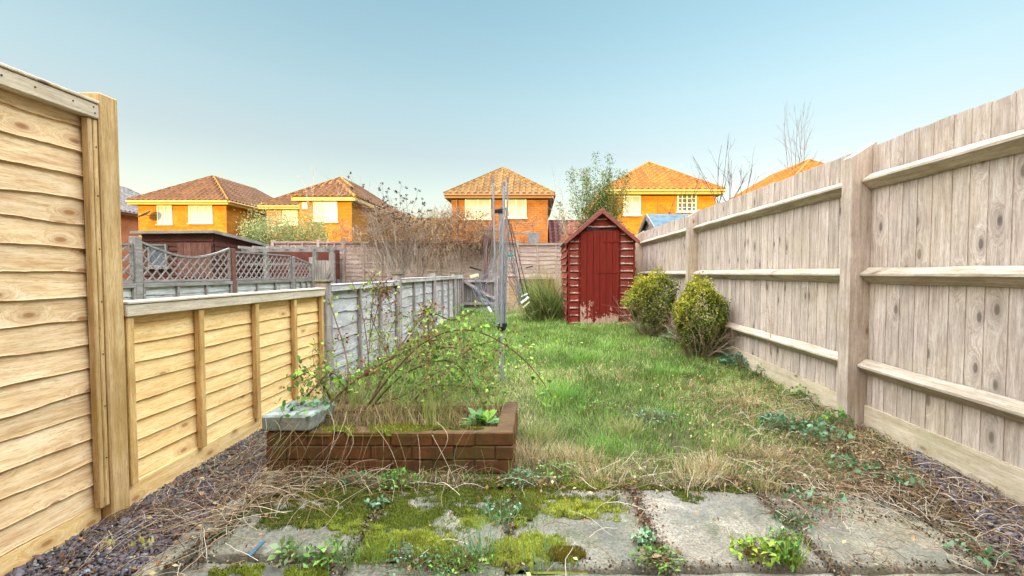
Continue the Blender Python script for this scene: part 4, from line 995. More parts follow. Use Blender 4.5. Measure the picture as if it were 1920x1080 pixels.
# ------------------------------------------------------------------ moss cushions
v = Veg()
def moss(cx, cy, rx, ry, n, cols, hb=.02, th=.45, seed=0, zb=.0, sharp=3):
    a = rng.uniform(-1,1,(n,2)); x = cx+a[:,0]*rx; y = cy+a[:,1]*ry
    e = 1-(a**2).sum(1); q = e*.55+(fbm(x,y,9,50+seed)-.5)*1.5+(fbm(x,y,32,60+seed)-.5)*1.1-.06
    ok = q > th*.4; x, y, q = x[ok], y[ok], q[ok]; n = len(x)
    z = zb+.004+hb*np.clip(q*1.4,0,1)*(.6+.8*fbm(x,y,22,70+seed)); 
    C = pal(n, cols, jit=.2)*(.35+1.2*fbm(x,y,16,80+seed))[:,None]
    v.blades(np.stack([x,y,z-.004],1), rng.uniform(.006,.014,n), rng.uniform(.0018,.0034,n), np.abs(rng.normal(.8,.5,n)), C, K=3)
    # solid cushion below the fronds
    g = 70; gx, gy = np.meshgrid(np.linspace(-1,1,g), np.linspace(-1,1,g)); X = cx+gx*rx; Y = cy+gy*ry
    qq = (1-gx**2-gy**2)*.55+(fbm(X,Y,9,50+seed)-.5)*1.5+(fbm(X,Y,32,60+seed)-.5)*1.1-.22
    Z = zb-.006+np.where(qq > th*.4, .008+hb*np.clip(qq*1.4,0,1)*(.6+.8*fbm(X,Y,22,70+seed)), -.012)
    V = np.stack([X,Y,Z],-1).reshape(-1,3); ii = (np.arange(g-1)[:,None]*g+np.arange(g-1)[None,:]).ravel()
    v._add(V, np.stack([ii,ii+1,ii+g+1,ii+g],1), np.tile(np.array(cols[0])*.55,(g*g,1)))
YG2 = [(.40,.42,.05),(.30,.34,.035),(.52,.52,.12),(.20,.24,.02)]; YG = [(.27,.31,.03),(.18,.23,.022),(.38,.40,.07),(.12,.15,.015)]; DG = [(.10,.13,.012),(.16,.19,.018),(.05,.07,.009),(.23,.23,.025)]; BG = [(.18,.13,.012),(.12,.11,.012),(.25,.17,.02)]
moss(-.95,1.98,.40,.20,16000,DG,.012,.05,1); moss(-.60,1.93,.34,.22,14000,DG+YG[:2],.014,.1,2); moss(-.7,2.12,.7,.08,9000,DG,.012,.0,18); moss(.75,2.16,.5,.05,5000,DG,.01,.1,19); moss(1.3,2.14,.4,.05,2500,DG,.008,.4,20); moss(-.78,1.83,.25,.08,3500,YG,.012,.6,3)
moss(-.35,1.98,.22,.12,5000,DG,.012,.5,4); moss(-.20,1.88,.17,.09,5500,YG2,.016,.25,5); moss(-.50,1.68,.24,.085,11000,YG2,.04,.0,6)
moss(.07,2.04,.40,.17,14000,DG+BG+YG[:2],.014,.05,7); moss(.2,1.96,.24,.1,5000,YG2,.012,.3,8); moss(.00,1.66,.20,.10,6500,YG2,.03,.15,9); moss(.12,1.63,.08,.05,1500,BG,.022,.2,10)
moss(-.95,1.55,.22,.04,2500,YG,.012,.3,11); moss(.78,2.08,.28,.08,3500,DG,.006,.6,12); moss(.35,2.2,.25,.07,3500,YG,.012,.4,13); moss(-.12,2.22,.2,.06,2500,DG,.012,.3,17)
moss(-.88,2.37,.42,.055,7000,YG+BG,.014,.2,14,BT); moss(-.45,2.38,.25,.04,1500,DG+BG,.008,.55,15,BT); moss(-.3,1.6,.3,.05,4500,DG+YG,.012,.3,16)
tag(v.build('moss', V_LEAF), 'bright yellow green moss cushions over the slabs and brick bed top', 'moss', kind='stuff')
# soil and crumbs packed in the joints and along the broken slab edges
v = Veg()
def crumbs(n, xr, yr, z=.006):
    x = rng.uniform(*xr,n); y = rng.uniform(*yr,n)
    if xr[1]-xr[0] < .1: x = rng.normal((xr[0]+xr[1])/2, (xr[1]-xr[0])/4, n)
    ok = rng.random(n) < .25+1.1*fbm(x,y,7,90); x=x[ok]; y=y[ok]; n=len(x)
    v.leaves(np.stack([x,y,ground(x,y)+z+rng.uniform(0,.008,n)],1), rng.uniform(.004,.014,n), pal(n,[(.06,.04,.025),(.11,.075,.045),(.17,.12,.07),(.04,.035,.02),(.24,.18,.11)],jit=.2), up=1, aspect=.9)
for xj in jx[1:]: crumbs(900,(xj-.035,xj+.035),(1.5,2.16))
crumbs(2600,(-1.35,1.8),(2.09,2.24)); crumbs(1200,(-1.35,1.8),(1.54,1.60)); crumbs(1600,(1.15,1.8),(1.85,2.2)); crumbs(1500,(1.6,1.85),(1.5,2.2)); crumbs(1500,(-1.38,-1.22),(1.55,2.15)); crumbs(4000,(1.75,2.24),(1.9,3.0),.02)
tag(v.build('soil_crumbs', V_TWIG), 'dark soil crumbs and grit in the paving joints and along the slab edges', 'soil', kind='stuff')
# ------------------------------------------------------------------ small weeds (each clump a thing)
LC_BLUE = [(.085,.19,.085),(.13,.25,.12),(.06,.13,.05),(.21,.33,.20)]; LC_G = [(.10,.24,.04),(.16,.32,.05),(.08,.18,.04),(.24,.38,.08)]; LC_Y = [(.28,.42,.04),(.38,.50,.05),(.20,.32,.04)]
def weed(px, py, y, r, n, size, cols, label, h=.05, up=1.2, group=None, name='weed_clump', cat='weed', stems=True):
    x = (px-1000)*y/F; z = g1(x,y) if py is None else P(px,py,y)[2]
    v = Veg(); a = rng.uniform(0,6.28,n); q = np.sqrt(rng.random(n))*r
    hh = h*(1-.6*(q/r)**2)*rng.uniform(.4,1.1,n)
    p = np.stack([x+q*np.cos(a), y+q*np.sin(a)*.8, z+hh+.008],1)
    v.leaves(p, rng.uniform(.6,1.25,n)*size, pal(n,cols,jit=.15), up=up, aspect=.62)
    if stems:
        k = min(n, 60); b = np.stack([np.full(k,x)+rng.normal(0,r*.3,k), np.full(k,y)+rng.normal(0,r*.25,k), np.full(k,z)],1)
        L = np.stack([b,(b+p[:k])/2+np.array([0,0,h*.2]),p[:k]],1); v.tubes(L, np.full((k,3),.0011), pal(k,[(.16,.20,.06),(.25,.12,.06)]), 3)
    return tag(v.build(name, V_LEAF, None, (x,y,z)), label, cat, group)
W = [(742,None,2.18,.11,190,.020,LC_G,'low green creeping weed against the middle of the brick bed foot',.07),
 (660,None,2.2,.09,90,.018,LC_BLUE,'dark weed at the bed foot, left of the larger green one',.05),
 (975,None,2.2,.10,170,.018,LC_BLUE,'blue green creeping weed by the right corner of the brick bed',.05),
 (940,None,1.93,.10,120,.018,LC_BLUE,'bluish weed growing in the slab joint under the bed corner',.04),
 (700,None,1.98,.045,40,.026,LC_BLUE,'small silvery rosette on the dark moss',.03),
 (1215,None,1.72,.05,90,.022,[(.22,.36,.18),(.30,.44,.26)],'spiky pale rosette in the joint left of the clean grey slab',.03),
 (1240,None,1.60,.10,170,.016,LC_G,'low green weed at the bottom edge of the clean grey slab',.03),
 (1425,None,1.62,.10,110,.028,LC_Y,'bright yellow green seedlings at the bottom edge of the picture',.06),
 (1480,None,1.6,.07,60,.030,LC_G,'fresh green seedling clump right of the brightest one at the bottom edge',.07),
 (780,None,1.60,.16,300,.014,LC_BLUE,'bluish creeping weed below the large yellow moss cushion',.03),
 (860,None,1.58,.12,200,.014,LC_G,'green creeping weed right of the bluish one at the bottom edge',.03),
 (600,None,1.60,.09,60,.030,LC_G,'broad leaved weed on the lower left slab edge',.05),
 (530,None,1.62,.06,34,.034,[(.25,.36,.16),(.18,.30,.08)],'pale weed rosette on the slab nearest the left edging',.04),
 (1470,None,2.9,.16,120,.042,LC_BLUE,'blue green bramble leaves sprawling before the large fence post',.10),
 (1540,None,2.75,.18,110,.042,LC_BLUE,'leafy bramble patch at the foot of the large fence post',.09),
 (1580,None,2.95,.10,70,.035,LC_G,'green ivy sprig touching the base of the large fence post',.10),
 (1380,None,4.6,.18,240,.035,[(.05,.13,.07),(.09,.20,.11),(.14,.26,.17)],'dark ivy mat beside the nearer round shrub',.12),
 (1450,None,4.25,.16,190,.032,LC_BLUE,'bluish ivy mound along the fence beyond the bramble leaves',.12),
 (1270,None,6.0,.25,200,.035,LC_BLUE,'ground ivy between the two yellow green shrubs',.12),
 (1530,None,3.5,.18,150,.03,LC_G,'mixed green weeds along the fence behind the large post',.10),
 (1600,None,2.35,.14,46,.036,LC_BLUE,'scattered blue green leaves beside the right hand slate',.05),
 (1690,None,2.2,.14,40,.034,LC_BLUE,'leafy sprig above the right slate bed',.05),
 (1540,None,2.0,.14,40,.032,LC_BLUE,'trailing leaves crossing the far edge of the buff slab',.04),
 (1500,None,1.85,.09,110,.017,LC_BLUE,'small leaved weed in the joint between grey and buff slabs',.03),
 (1840,None,1.64,.10,22,.034,LC_BLUE,'loose blue green leaves at the bottom right beside the slate',.04),
 (1480,None,1.72,.07,80,.017,LC_G,'green weed lower down the joint between grey and buff slabs',.03),
 (1230,None,3.1,.22,220,.022,LC_BLUE,'blue green clover patch in the middle of the near lawn',.05),
 (1120,None,3.3,.2,160,.02,LC_G,'clover patch left of the bluish one in the near lawn',.05),
 (1050,None,2.3,.12,120,.018,LC_G,'weed mat between moss and straw tuft above the grey slab',.04)]
for w in W:
    weed(*w[:8], h=w[8])
# grass sprigs in the paving joints
def tuft(px, y, n, h, cols, label, sp=.04, w=.0035, lean=.6, z=None, name='grass_tuft'):
    x = (px-1000)*y/F; z = g1(x,y) if z is None else z; v = Veg()
    p = np.stack([rng.normal(x,sp,n), rng.normal(y,sp*.7,n), np.full(n,z)],1); az = np.arctan2(p[:,1]-y,p[:,0]-x)+rng.normal(0,.5,n)
    v.blades(p, rng.uniform(.5,1.1,n)*h, rng.uniform(.7,1.2,n)*w, np.abs(rng.normal(lean,.35,n)), pal(n,cols), K=6, az=az)
    return tag(v.build(name, V_GRASS, None, (x,y,z)), label, 'grass tuft', 'grass tufts in the paving')
GB_ = [(.16,.34,.12),(.24,.42,.18),(.10,.24,.07)]
tuft(905,1.63,70,.13,GB_,'bluish grass tuft at the bottom edge left of the orange moss cushion'); tuft(930,1.85,60,.09,GB_,'grass tuft in the slab joint beneath the bed corner')
tuft(700,1.62,60,.10,LC_Y+GB_,'pale green grass tuft left of the largest moss cushion'); tuft(1500,1.58,26,.15,LC_Y,'single bright grass sprig at the bottom edge beside the buff slab',w=.007,sp=.02)
tuft(640,1.58,50,.09,GB_,'grass tuft at the bottom left between slabs'); tuft(1010,1.6,80,.08,GB_,'short grass tuft right of the orange moss cushion',sp=.07)
tuft(1000,1.85,50,.06,LC_G,'short grass between moss patches in the middle',sp=.06); tuft(1440,2.12,90,.10,[(.5,.4,.2),(.3,.36,.1)],'straw and green grass over the far corner of the clean grey slab')
tuft(1480,1.75,50,.06,GB_,'grass in the joint left of the buff slab'); tuft(860,1.56,90,.07,LC_G,'low grass at the very bottom below the moss cushion',sp=.08)
tuft(800,1.95,30,.05,[(.5,.42,.22),(.3,.3,.1)],'dry tuft on the dark moss'); tuft(1300,2.2,160,.12,[(.55,.43,.24),(.64,.54,.33),(.4,.3,.15)],'bleached straw tuft on the far edge of the clean grey slab',lean=1.3,sp=.07)
tuft(1130,2.25,160,.12,[(.55,.43,.24),(.62,.5,.3),(.3,.32,.1)],'straw tuft above the corner of the clean grey slab',lean=1.2,sp=.07)
# bulbs pushing through the slate
for k,(px,y,lab) in enumerate(((187,1.66,'pale bulb shoot nearest the tall fence in the left slate'),(240,1.66,'yellow bulb shoots in the middle of the left slate'),(262,1.65,'yellow bulb shoot rightmost in the left slate'))):
    v = Veg(); x = (px-1000)*y/F; n = 5
    d = np.stack([rng.normal(0,.15,n),rng.normal(0,.15,n),np.ones(n)],1); v.broad(np.stack([rng.normal(x,.012,n),rng.normal(y,.01,n),np.full(n,.01)],1), d, np.tile((0,-1,.1),(n,1)), rng.uniform(.035,.06,n), np.full(n,.012), pal(n,[(.75,.68,.12),(.72,.70,.35)],jit=.05))
    tag(v.build('bulb_shoot', V_LEAF, None, (x,y,0)), lab, 'bulb shoot', 'bulb shoots in the slate')
for (px,y,c,s,lab) in ((1222,1.6,(.42,.24,.18),.05,'dry pinkish maple leaf lying on the slab joint at the bottom edge'),(1480,1.78,(.7,.69,.62),.018,'white pebble on the buff slab'),(1415,1.64,(.25,.08,.03),.035,'curled rust leaf at the bottom edge of the grey slab'),(1225,1.74,(.20,.12,.09),.035,'dark dead leaf in the joint above the spiky rosette')):
    v = Veg(); x = (px-1000)*y/F; v.leaves(np.tile((x,y,.016),(5,1)), np.full(5,s), pal(5,[c],jit=.06), up=5, aspect=.7)
    tag(v.build('fallen_leaf' if 'leaf' in lab else 'pebble', V_LEAF, None, (x,y,.012)), lab, 'leaf' if 'leaf' in lab else 'pebble')

# ------------------------------------------------------------------ plants of the raised bed
zb = .17
v = Veg(); n = 3000
x = rng.uniform(BX0+.12,BX1-.1,n); y = rng.uniform(BY0+.1,BY1+.25,n)
C = pal(n,[(.42,.31,.14),(.52,.40,.21),(.30,.28,.08),(.24,.13,.065),(.24,.34,.07)],[4,3,1.5,3,1])
hh = rng.uniform(.05,.18,n)*(.5+1.2*fbm(x,y,4,91)); v.blades(np.stack([x,y,np.where(y<BY1,zb,.03)],1), hh, rng.uniform(.002,.0038,n), np.abs(rng.normal(.9,.5,n)), C, K=6)
n = 60; p = np.stack([rng.normal(-.58,.07,n),rng.normal(2.55,.05,n),np.full(n,zb)],1); v.blades(p, rng.uniform(.15,.36,n), rng.uniform(.003,.005,n), np.abs(rng.normal(.35,.2,n)), pal(n,[(.30,.40,.08),(.40,.42,.12)]), K=6)
tag(v.build('bed_grass', V_GRASS, None, (-.7,2.6,zb)), 'tall dry grasses filling the raised brick bed', 'grass', kind='stuff')
# dock / foxglove rosette
v = Veg(); bx, by = P(905,0,2.53)[0], 2.53; n = 34; a = rng.uniform(0,6.28,n); e = rng.uniform(.15,1.1,n)
d = np.stack([np.cos(a)*np.cos(e),np.sin(a)*np.cos(e),np.sin(e)],1); nr = np.stack([-np.cos(a)*np.sin(e),-np.sin(a)*np.sin(e),np.cos(e)],1)
v.broad(np.tile((bx,by,.19),(n,1))+d*.015, d, nr, rng.uniform(.09,.16,n), rng.uniform(.035,.055,n), pal(n,[(.07,.20,.05),(.11,.27,.08),(.16,.33,.12),(.22,.40,.06)],jit=.1), K=6)
tag(v.build('rosette_plant', V_LEAF, None, (bx,by,.19)), 'broad leaved green rosette in the right corner of the brick bed', 'plant')

def cane(pts, r0=.0045, r1=.0018, col=(.20,.12,.06), n=26):
    """smooth cane through surveyed points (px, py, y)"""
    Q = np.array([P(*p) for p in pts]); T = np.linspace(0, len(Q)-1, n); out = []
    for t in T:
        i = min(int(t), len(Q)-2); f = t-i; p0 = Q[max(i-1,0)]; p1 = Q[i]; p2 = Q[i+1]; p3 = Q[min(i+2,len(Q)-1)]
        out.append(.5*((2*p1)+(-p0+p2)*f+(2*p0-5*p1+4*p2-p3)*f*f+(-p0+3*p1-3*p2+p3)*f**3))
    L = np.array(out); v.tubes(L[None], np.linspace(r0,r1,n)[None], np.array([col]), 5); return L
def leafy(L, n, size, cols, sp=.03, lo=.2, twig=True):
    i = rng.integers(int(lo*len(L)), len(L), n); p = L[i]+rng.normal(0,sp,(n,3))
    v.leaves(p, rng.uniform(.6,1.3,n)*size, pal(n,cols,jit=.15), up=.8, aspect=.6)
    if twig: v.tubes(np.stack([L[i],(L[i]+p)/2+np.array([0,0,.005]),p],1), np.full((n,3),.0009), pal(n,[(.2,.14,.07),(.2,.25,.07)]), 3)
v = Veg(); BRW = [(.22,.07,.04),(.14,.045,.03),(.30,.12,.06)]; GR = [(.14,.26,.04),(.24,.38,.05),(.09,.18,.04),(.32,.45,.07)]
for pts, nl, cols in (
  ([(680,770,2.55),(735,700,2.6),(790,645,2.7),(850,620,2.8),(905,625,2.8),(965,660,2.75),(1005,700,2.7),(1035,745,2.6)],60,GR),
  ([(600,775,2.5),(650,725,2.6),(720,680,2.7),(790,645,2.8)],50,GR+BRW),
  ([(695,765,2.6),(720,735,2.6),(760,700,2.65),(820,678,2.7),(850,682,2.7),(880,710,2.7),(905,760,2.65)],60,GR),
  ([(760,680,2.9),(820,655,2.95),(860,655,3.0),(900,680,3.0),(915,700,3.0)],60,GR+BRW),
  ([(690,760,2.6),(740,665,2.8),(800,590,3.1),(850,600,3.2),(900,575,3.3)],45,GR),
  ([(640,770,2.5),(650,700,2.7),(640,640,2.9),(615,560,3.0)],14,GR),
  ([(560,760,2.5),(580,735,2.5),(620,700,2.6),(650,740,2.6)],40,GR),
  ([(760,770,2.7),(800,730,2.8),(860,725,2.8),(930,745,2.8)],70,GR),
  ([(620,760,2.6),(600,720,2.6),(575,700,2.6),(545,715,2.55)],34,GR),
  ([(700,760,2.7),(760,740,2.9),(830,690,3.1),(890,650,3.3),(930,640,3.4)],70,GR)):
    L = cane(pts, .0068, .003, random.choice(((.13,.07,.035),(.10,.09,.03),(.17,.08,.05)))); leafy(L, int(nl*1.9), .038, cols, .04)
for k in range(52):
    a = (random.uniform(600,900), random.uniform(740,775), random.uniform(2.45,2.9)); b = (a[0]+random.uniform(-70,110), a[1]-random.uniform(40,140), a[2]+random.uniform(0,.35)); c = (b[0]+random.uniform(-40,80), b[1]+random.uniform(-20,50), b[2]+.05)
    L = cane([a,b,c], .0022, .0009, random.choice(((.22,.13,.07),(.30,.22,.10),(.25,.28,.08))), 14); leafy(L, 20, .023, GR if k%3 else BRW, .035, .3)
# reddish mass where canes meet
n = 260; v.leaves(np.array(P(800,650,2.95))+rng.normal(0,1,(n,3))*(.16,.08,.06), rng.uniform(.012,.028,n), pal(n,BRW+[(.28,.34,.06)]), up=.5)
n = 700; v.leaves(np.array(P(760,715,2.85))+rng.normal(0,1,(n,3))*(.30,.14,.10), rng.uniform(.012,.030,n), pal(n,GR+LC_BLUE), up=.8)
n = 260; v.leaves(np.array(P(960,660,3.1))+rng.normal(0,1,(n,3))*(.18,.12,.12), rng.uniform(.014,.034,n), pal(n,LC_Y+GR), up=.6)
tag(v.build('bramble', V_LEAF, None, P(700,770,2.6)), 'arching thorny bramble canes with small leaves growing out of the brick bed', 'bramble')
# upright rose with red-brown leaves
v = Veg(); zt = 3.1
for pts, a, b in (([(683,730,2.95),(690,660,zt),(695,590,zt),(700,545,zt),(697,520,zt)],46,60),([(690,700,zt),(685,630,zt),(672,560,zt),(655,520,zt)],14,10),([(690,640,zt),(710,570,zt),(722,545,zt),(735,590,zt)],10,70),([(700,560,zt),(715,530,zt),(728,560,zt)],6,70),([(735,680,zt),(725,640,zt),(740,600,zt),(752,585,zt)],36,14),([(697,600,zt),(718,650,zt),(738,690,zt)],20,10)):
    L = cane(pts, .004, .0015, (.20,.13,.06)); leafy(L, a, .026, LC_Y+GR, .035, .1); leafy(L, b, .022, BRW, .035, .45)
tag(v.build('rose_bush', V_LEAF, None, P(683,730,zt)), 'upright straggly rose with yellow green and dark red leaves against the grey fence', 'rose bush')
v = Veg(); L = cane([(800,690,3.6),(803,640,3.6),(802,600,3.6),(800,580,3.6)], .006, .004, (.22,.1,.06)); leafy(L, 260, .03, BRW, .045, .2)
n = 26; a = rng.uniform(0,6.28,n); d = np.stack([np.cos(a),np.sin(a),rng.uniform(-.1,.5,n)],1); v.broad(np.tile(L[-1],(n,1)), d, np.tile((0,0,1.),(n,1)), rng.uniform(.05,.09,n), np.full(n,.024), pal(n,LC_Y,jit=.1))
tag(v.build('withered_shrub', V_LEAF, None, P(800,690,3.6)), 'small shrub with drooping withered brown leaves and a yellow green top', 'shrub')
# thin dried stalk by the right fence
v = Veg(); L = cane([(1447,665,4.0),(1446,620,4.0),(1440,570,4.0)], .003,.0015,(.36,.2,.14)); n = 240; i = rng.integers(3,len(L),n)
v.leaves(L[i]+rng.normal(0,.022,(n,3)), rng.uniform(.006,.014,n), pal(n,[(.42,.24,.18),(.5,.33,.24)]), up=.2)
tag(v.build('dried_seed_stalk', V_LEAF, None, P(1447,665,4.0)), 'thin reddish dried seed stalk standing against the right fence', 'plant')

# ------------------------------------------------------------------ clipped shrubs by the fence
def shrub(px0, px1, py0, py1, y, lab, seed, top):
    cx = ((px0+px1)/2-1000)*y/F; rx = (px1-px0)/2*y/F; zt = P(0,py0,y)[2]; g = g1(cx,y); H = zt-g
    r = np.random.default_rng(seed); root = thing('shrub', (cx,y,g), lab, 'shrub', 'clipped shrubs beside the right fence')
    v = Veg(); n = 19000
    d = r.normal(size=(n,3)); d /= np.linalg.norm(d,axis=1)[:,None]; rad = 1-np.abs(r.normal(0,.13,n))
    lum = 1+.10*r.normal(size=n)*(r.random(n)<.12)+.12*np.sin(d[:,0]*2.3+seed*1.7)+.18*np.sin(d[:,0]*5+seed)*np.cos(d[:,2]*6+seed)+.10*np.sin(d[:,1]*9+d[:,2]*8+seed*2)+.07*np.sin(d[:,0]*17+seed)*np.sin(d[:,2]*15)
    d[:,2] = np.where(d[:,2]<0, d[:,2]*.85, d[:,2])
    sq = np.maximum(np.abs(d[:,0]),np.abs(d[:,2]))**.25
    p = d*(rad*lum*.97*(.93+.07/sq))[:,None]*np.array([rx,rx*.9,H*.50])+np.array([cx,y,g+H*.53])
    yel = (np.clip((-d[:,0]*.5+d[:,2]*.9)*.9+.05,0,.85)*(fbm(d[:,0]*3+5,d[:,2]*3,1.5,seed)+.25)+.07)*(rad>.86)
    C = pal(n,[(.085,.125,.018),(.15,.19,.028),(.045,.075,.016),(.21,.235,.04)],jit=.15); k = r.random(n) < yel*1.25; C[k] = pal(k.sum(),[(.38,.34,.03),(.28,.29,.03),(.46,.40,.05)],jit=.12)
    keep = (r.random(n) > .75*np.clip((g+.26-p[:,2])/.24,0,1))&(p[:,0] < 2.2)
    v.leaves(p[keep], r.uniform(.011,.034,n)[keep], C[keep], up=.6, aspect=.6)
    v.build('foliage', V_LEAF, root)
    v = Veg()
    for k in range(46):
        a = random.uniform(0,6.28); b = np.array((cx+.10*math.cos(a),y+.1*math.sin(a),g-.02)); 
        branchy(v, b, (math.cos(a)*.7,math.sin(a)*.7,1.0), H*.62, .006, 1, random.choice(((.26,.18,.12),(.36,.28,.2),(.2,.12,.08))), .16, (2,4))
    v.build('twig', V_TWIG, root)
shrub(1176,1268,508,628,6.45,'yellow green clipped shrub nearer the red shed',3,0)
shrub(1262,1362,534,664,5.05,'yellow green clipped shrub nearer the camera with bare twigs at its foot',8,0)

# ------------------------------------------------------------------ strap-leaved clump beside the shed
v = Veg(); n = 1500; cx, cy = P(1028,0,8.9)[0]-.02, 8.7; p = np.stack([rng.normal(cx,.16,n),rng.normal(cy,.14,n),np.full(n,.18)],1)
az = np.where(rng.random(n)<.6, rng.normal(math.pi+.3,.7,n), rng.uniform(0,6.28,n))
v.blades(p, rng.uniform(.5,1.15,n), rng.uniform(.010,.019,n), np.abs(rng.normal(1.25,.5,n)), pal(n,[(.13,.20,.045),(.22,.29,.07),(.36,.36,.13),(.07,.11,.03),(.48,.42,.22)],[3,4,3,2,1.6]), K=8, az=az)
n = 170; p = np.stack([rng.normal(cx+.08,.14,n),rng.normal(cy+.1,.12,n),np.full(n,.2)],1)
v.blades(p, rng.uniform(.7,1.35,n), rng.uniform(.005,.009,n), np.abs(rng.normal(.3,.15,n)), pal(n,[(.52,.38,.16),(.44,.30,.12),(.35,.33,.1)]), K=8)
tag(v.build('strap_leaved_plant', V_GRASS, None, (cx,cy,.18)), 'large clump of arching strap leaves between the red shed and brick pier', 'plant')
v = Veg(); n = 900; x = rng.uniform(-.9,.5,n); y = rng.uniform(10.3,11.3,n)
v.blades(np.stack([x,y,np.full(n,.12)],1), rng.uniform(.08,.4,n), rng.uniform(.005,.009,n), np.abs(rng.normal(.5,.3,n)), pal(n,[(.55,.38,.26),(.45,.30,.2),(.3,.3,.12)]), K=5)
tag(v.build('dry_weeds', V_GRASS, None, (-.2,10.8,.12)), 'tall dry pinkish weeds at the far end of the lawn', 'dry grass', kind='stuff')

# ------------------------------------------------------------------ trees and bushes beyond
def bush_veg(root, c, r, n, size, cols, seed, up=.5, asp=.35, clump=9, name='foliage'):
    rr = np.random.default_rng(seed); v = Veg(); k = clump
    cc = rr.normal(size=(k*6,3))*.42*np.array(r)+np.array(c); i = rr.integers(0,len(cc),n)
    p = cc[i]+rr.normal(size=(n,3))*np.array(r)*.16
    v.leaves(p, rr.uniform(.6,1.3,n)*size, pal(n,cols,jit=.15), up=up, aspect=asp); return v.build(name, V_LEAF, root)
# bamboo behind the shed
by = 10.8; c = P(1125,430,by)
root = thing('bamboo', (c[0],by,.2), 'tall feathery bamboo with green and golden leaves behind the red shed', 'bamboo')
v = Veg(); vl = Veg(); cols = [(.12,.20,.06),(.18,.26,.07),(.30,.28,.07),(.09,.16,.07),(.40,.32,.09)]
for k in range(46):
    if k < 4: top = [(1116,290),(1142,292),(1100,318),(1160,320)][k]
    else: top = (random.gauss(1128,30), random.uniform(318,400))
    b = np.array((c[0]+random.gauss(0,.22), by+random.uniform(-.3,.3), .2)); tp = np.array(P(*top, by+random.uniform(-.3,.3)))
    if k < 6: b[0] = tp[0]-.1
    tt = np.linspace(0,1,12)[:,None]; L = b+(tp-b)*tt; L[:,0] += (tp[0]-b[0])*.3*(tt[:,0]**2-tt[:,0]); v.tubes(L[None], np.linspace(.011,.003,12)[None], np.array([(.28,.24,.10)]), 4)
    n = 330; u = 1-rng.random(n)**1.2*.55; q = b+(tp-b)*u[:,None]; w = .05+.20*(1-u); q = q+rng.normal(size=(n,3))*w[:,None]*np.array([1,1,.8]); q[:,2] = np.minimum(q[:,2], tp[2]+.03)
    vl.leaves(q, rng.uniform(.04,.085,n), pal(n,cols[:2]+cols[3:4] if k < 6 else cols,jit=.15), up=.3, aspect=.26)
v.build('stem', V_TWIG, root); vl.build('foliage', V_LEAF, root)
# pale bush left, above the pergola
by = 16.0; c = P(535,430,by); root = thing('bamboo', (c[0],by,0), 'pale green feathery bush above the pergola in front of the two-part house', 'bush')
vl = Veg(); v = Veg()
for k in range(70):
    top = (random.uniform(462,612), random.uniform(405,440)-(26 if random.random()<.25 else 0)); tp = np.array(P(*top, by+random.uniform(-.4,.4))); b = np.array((tp[0]+random.gauss(0,.1),by,0.))
    tt = np.linspace(0,1,6)[:,None]; v.tubes((b+(tp-b)*tt)[None], np.linspace(.012,.004,6)[None], np.array([(.3,.28,.12)]), 3)
    n = 200; u = 1-rng.random(n)*.5; q = b+(tp-b)*u[:,None]+rng.normal(size=(n,3))*np.array([.16,.16,.08])
    vl.leaves(q, rng.uniform(.06,.12,n), pal(n,[(.32,.38,.14),(.42,.46,.20),(.24,.30,.12),(.52,.48,.22)],jit=.15), up=.3, aspect=.3)
v.build('stem', V_TWIG, root); vl.build('foliage', V_LEAF, root)
# bare shrub left of centre with fan of branches
def bare(name, base, dirs, rad, depth, col, lab, cat, **kw):
    v = Veg(); tips = []
    for d, L in dirs: branchy(v, base, d, L, rad, depth, col, tips=tips, **kw)
    o = v.build(name, V_TWIG, None, base); tag(o, lab, cat); return o, tips
base = np.array(P(748,535,11.6)); T = lambda px,py: np.array(P(px,py,11.6+random.uniform(-.4,.4)))
ends = [T(648,455),T(660,405),T(690,380),T(712,350),T(742,345),T(770,395),T(640,425),T(700,440),T(790,420),T(675,350),T(725,400),T(655,480),T(800,370),T(830,410),T(765,440)]
bare('bare_shrub', base, [((e-base), np.linalg.norm(e-base)*.85) for e in ends], .009, 2, (.27,.22,.19), 'bare many-branched shrub fanning up before the far fence', 'bare shrub', wig=.11, nsub=(4,6), spread=.75, shrink=.42)
base = np.array(P(785,530,12.2)); ends = [T(740,400),T(770,380),T(805,395),T(850,440),T(822,470),T(790,430),T(760,450)]
bare('bare_shrub', base, [((e-base), np.linalg.norm(e-base)*.9) for e in ends], .008, 2, (.26,.17,.12), 'second bare shrub, pinkish twigs, just right of the fanned one', 'bare shrub', wig=.08, nsub=(4,6), spread=.5, shrink=.4)
# dark seed heads on tall wiry stems
v = Veg(); base = np.array(P(760,500,12.6))
for px,py in ((748,350),(758,362),(740,372),(722,362),(770,372),(790,385),(800,380),(735,385),(712,345),(650,330),(688,352),(757,400),(778,360),(810,392)):
    e = np.array(P(px,py,12.6+random.uniform(-.3,.3))); tt = np.linspace(0,1,9)[:,None]; L = base+(e-base)*tt; L[:,0] += .12*np.sin(np.pi*tt[:,0]*1.3)*random.choice((-1,1)); L[:-1] += rng.normal(0,.02,(8,3))
    v.tubes(L[None], np.linspace(.008,.003,9)[None], np.array([(.2,.14,.11)]), 4)
    for k in range(6):
        q = L[-1-k//2]+rng.normal(0,.08,3); v.tubes(np.stack([L[-1-k//2],q])[None], np.full((1,2),.003), np.array([(.2,.14,.11)]), 3)
        v.leaves(q+rng.normal(0,.014,(16,3)), np.full(16,.036), pal(16,[(.07,.045,.05),(.12,.07,.06)]), up=.1, aspect=.8)
tag(v.build('seedhead_plant', V_LEAF, None, base), 'tall wiry stems carrying dark seed heads against the sky', 'plant')
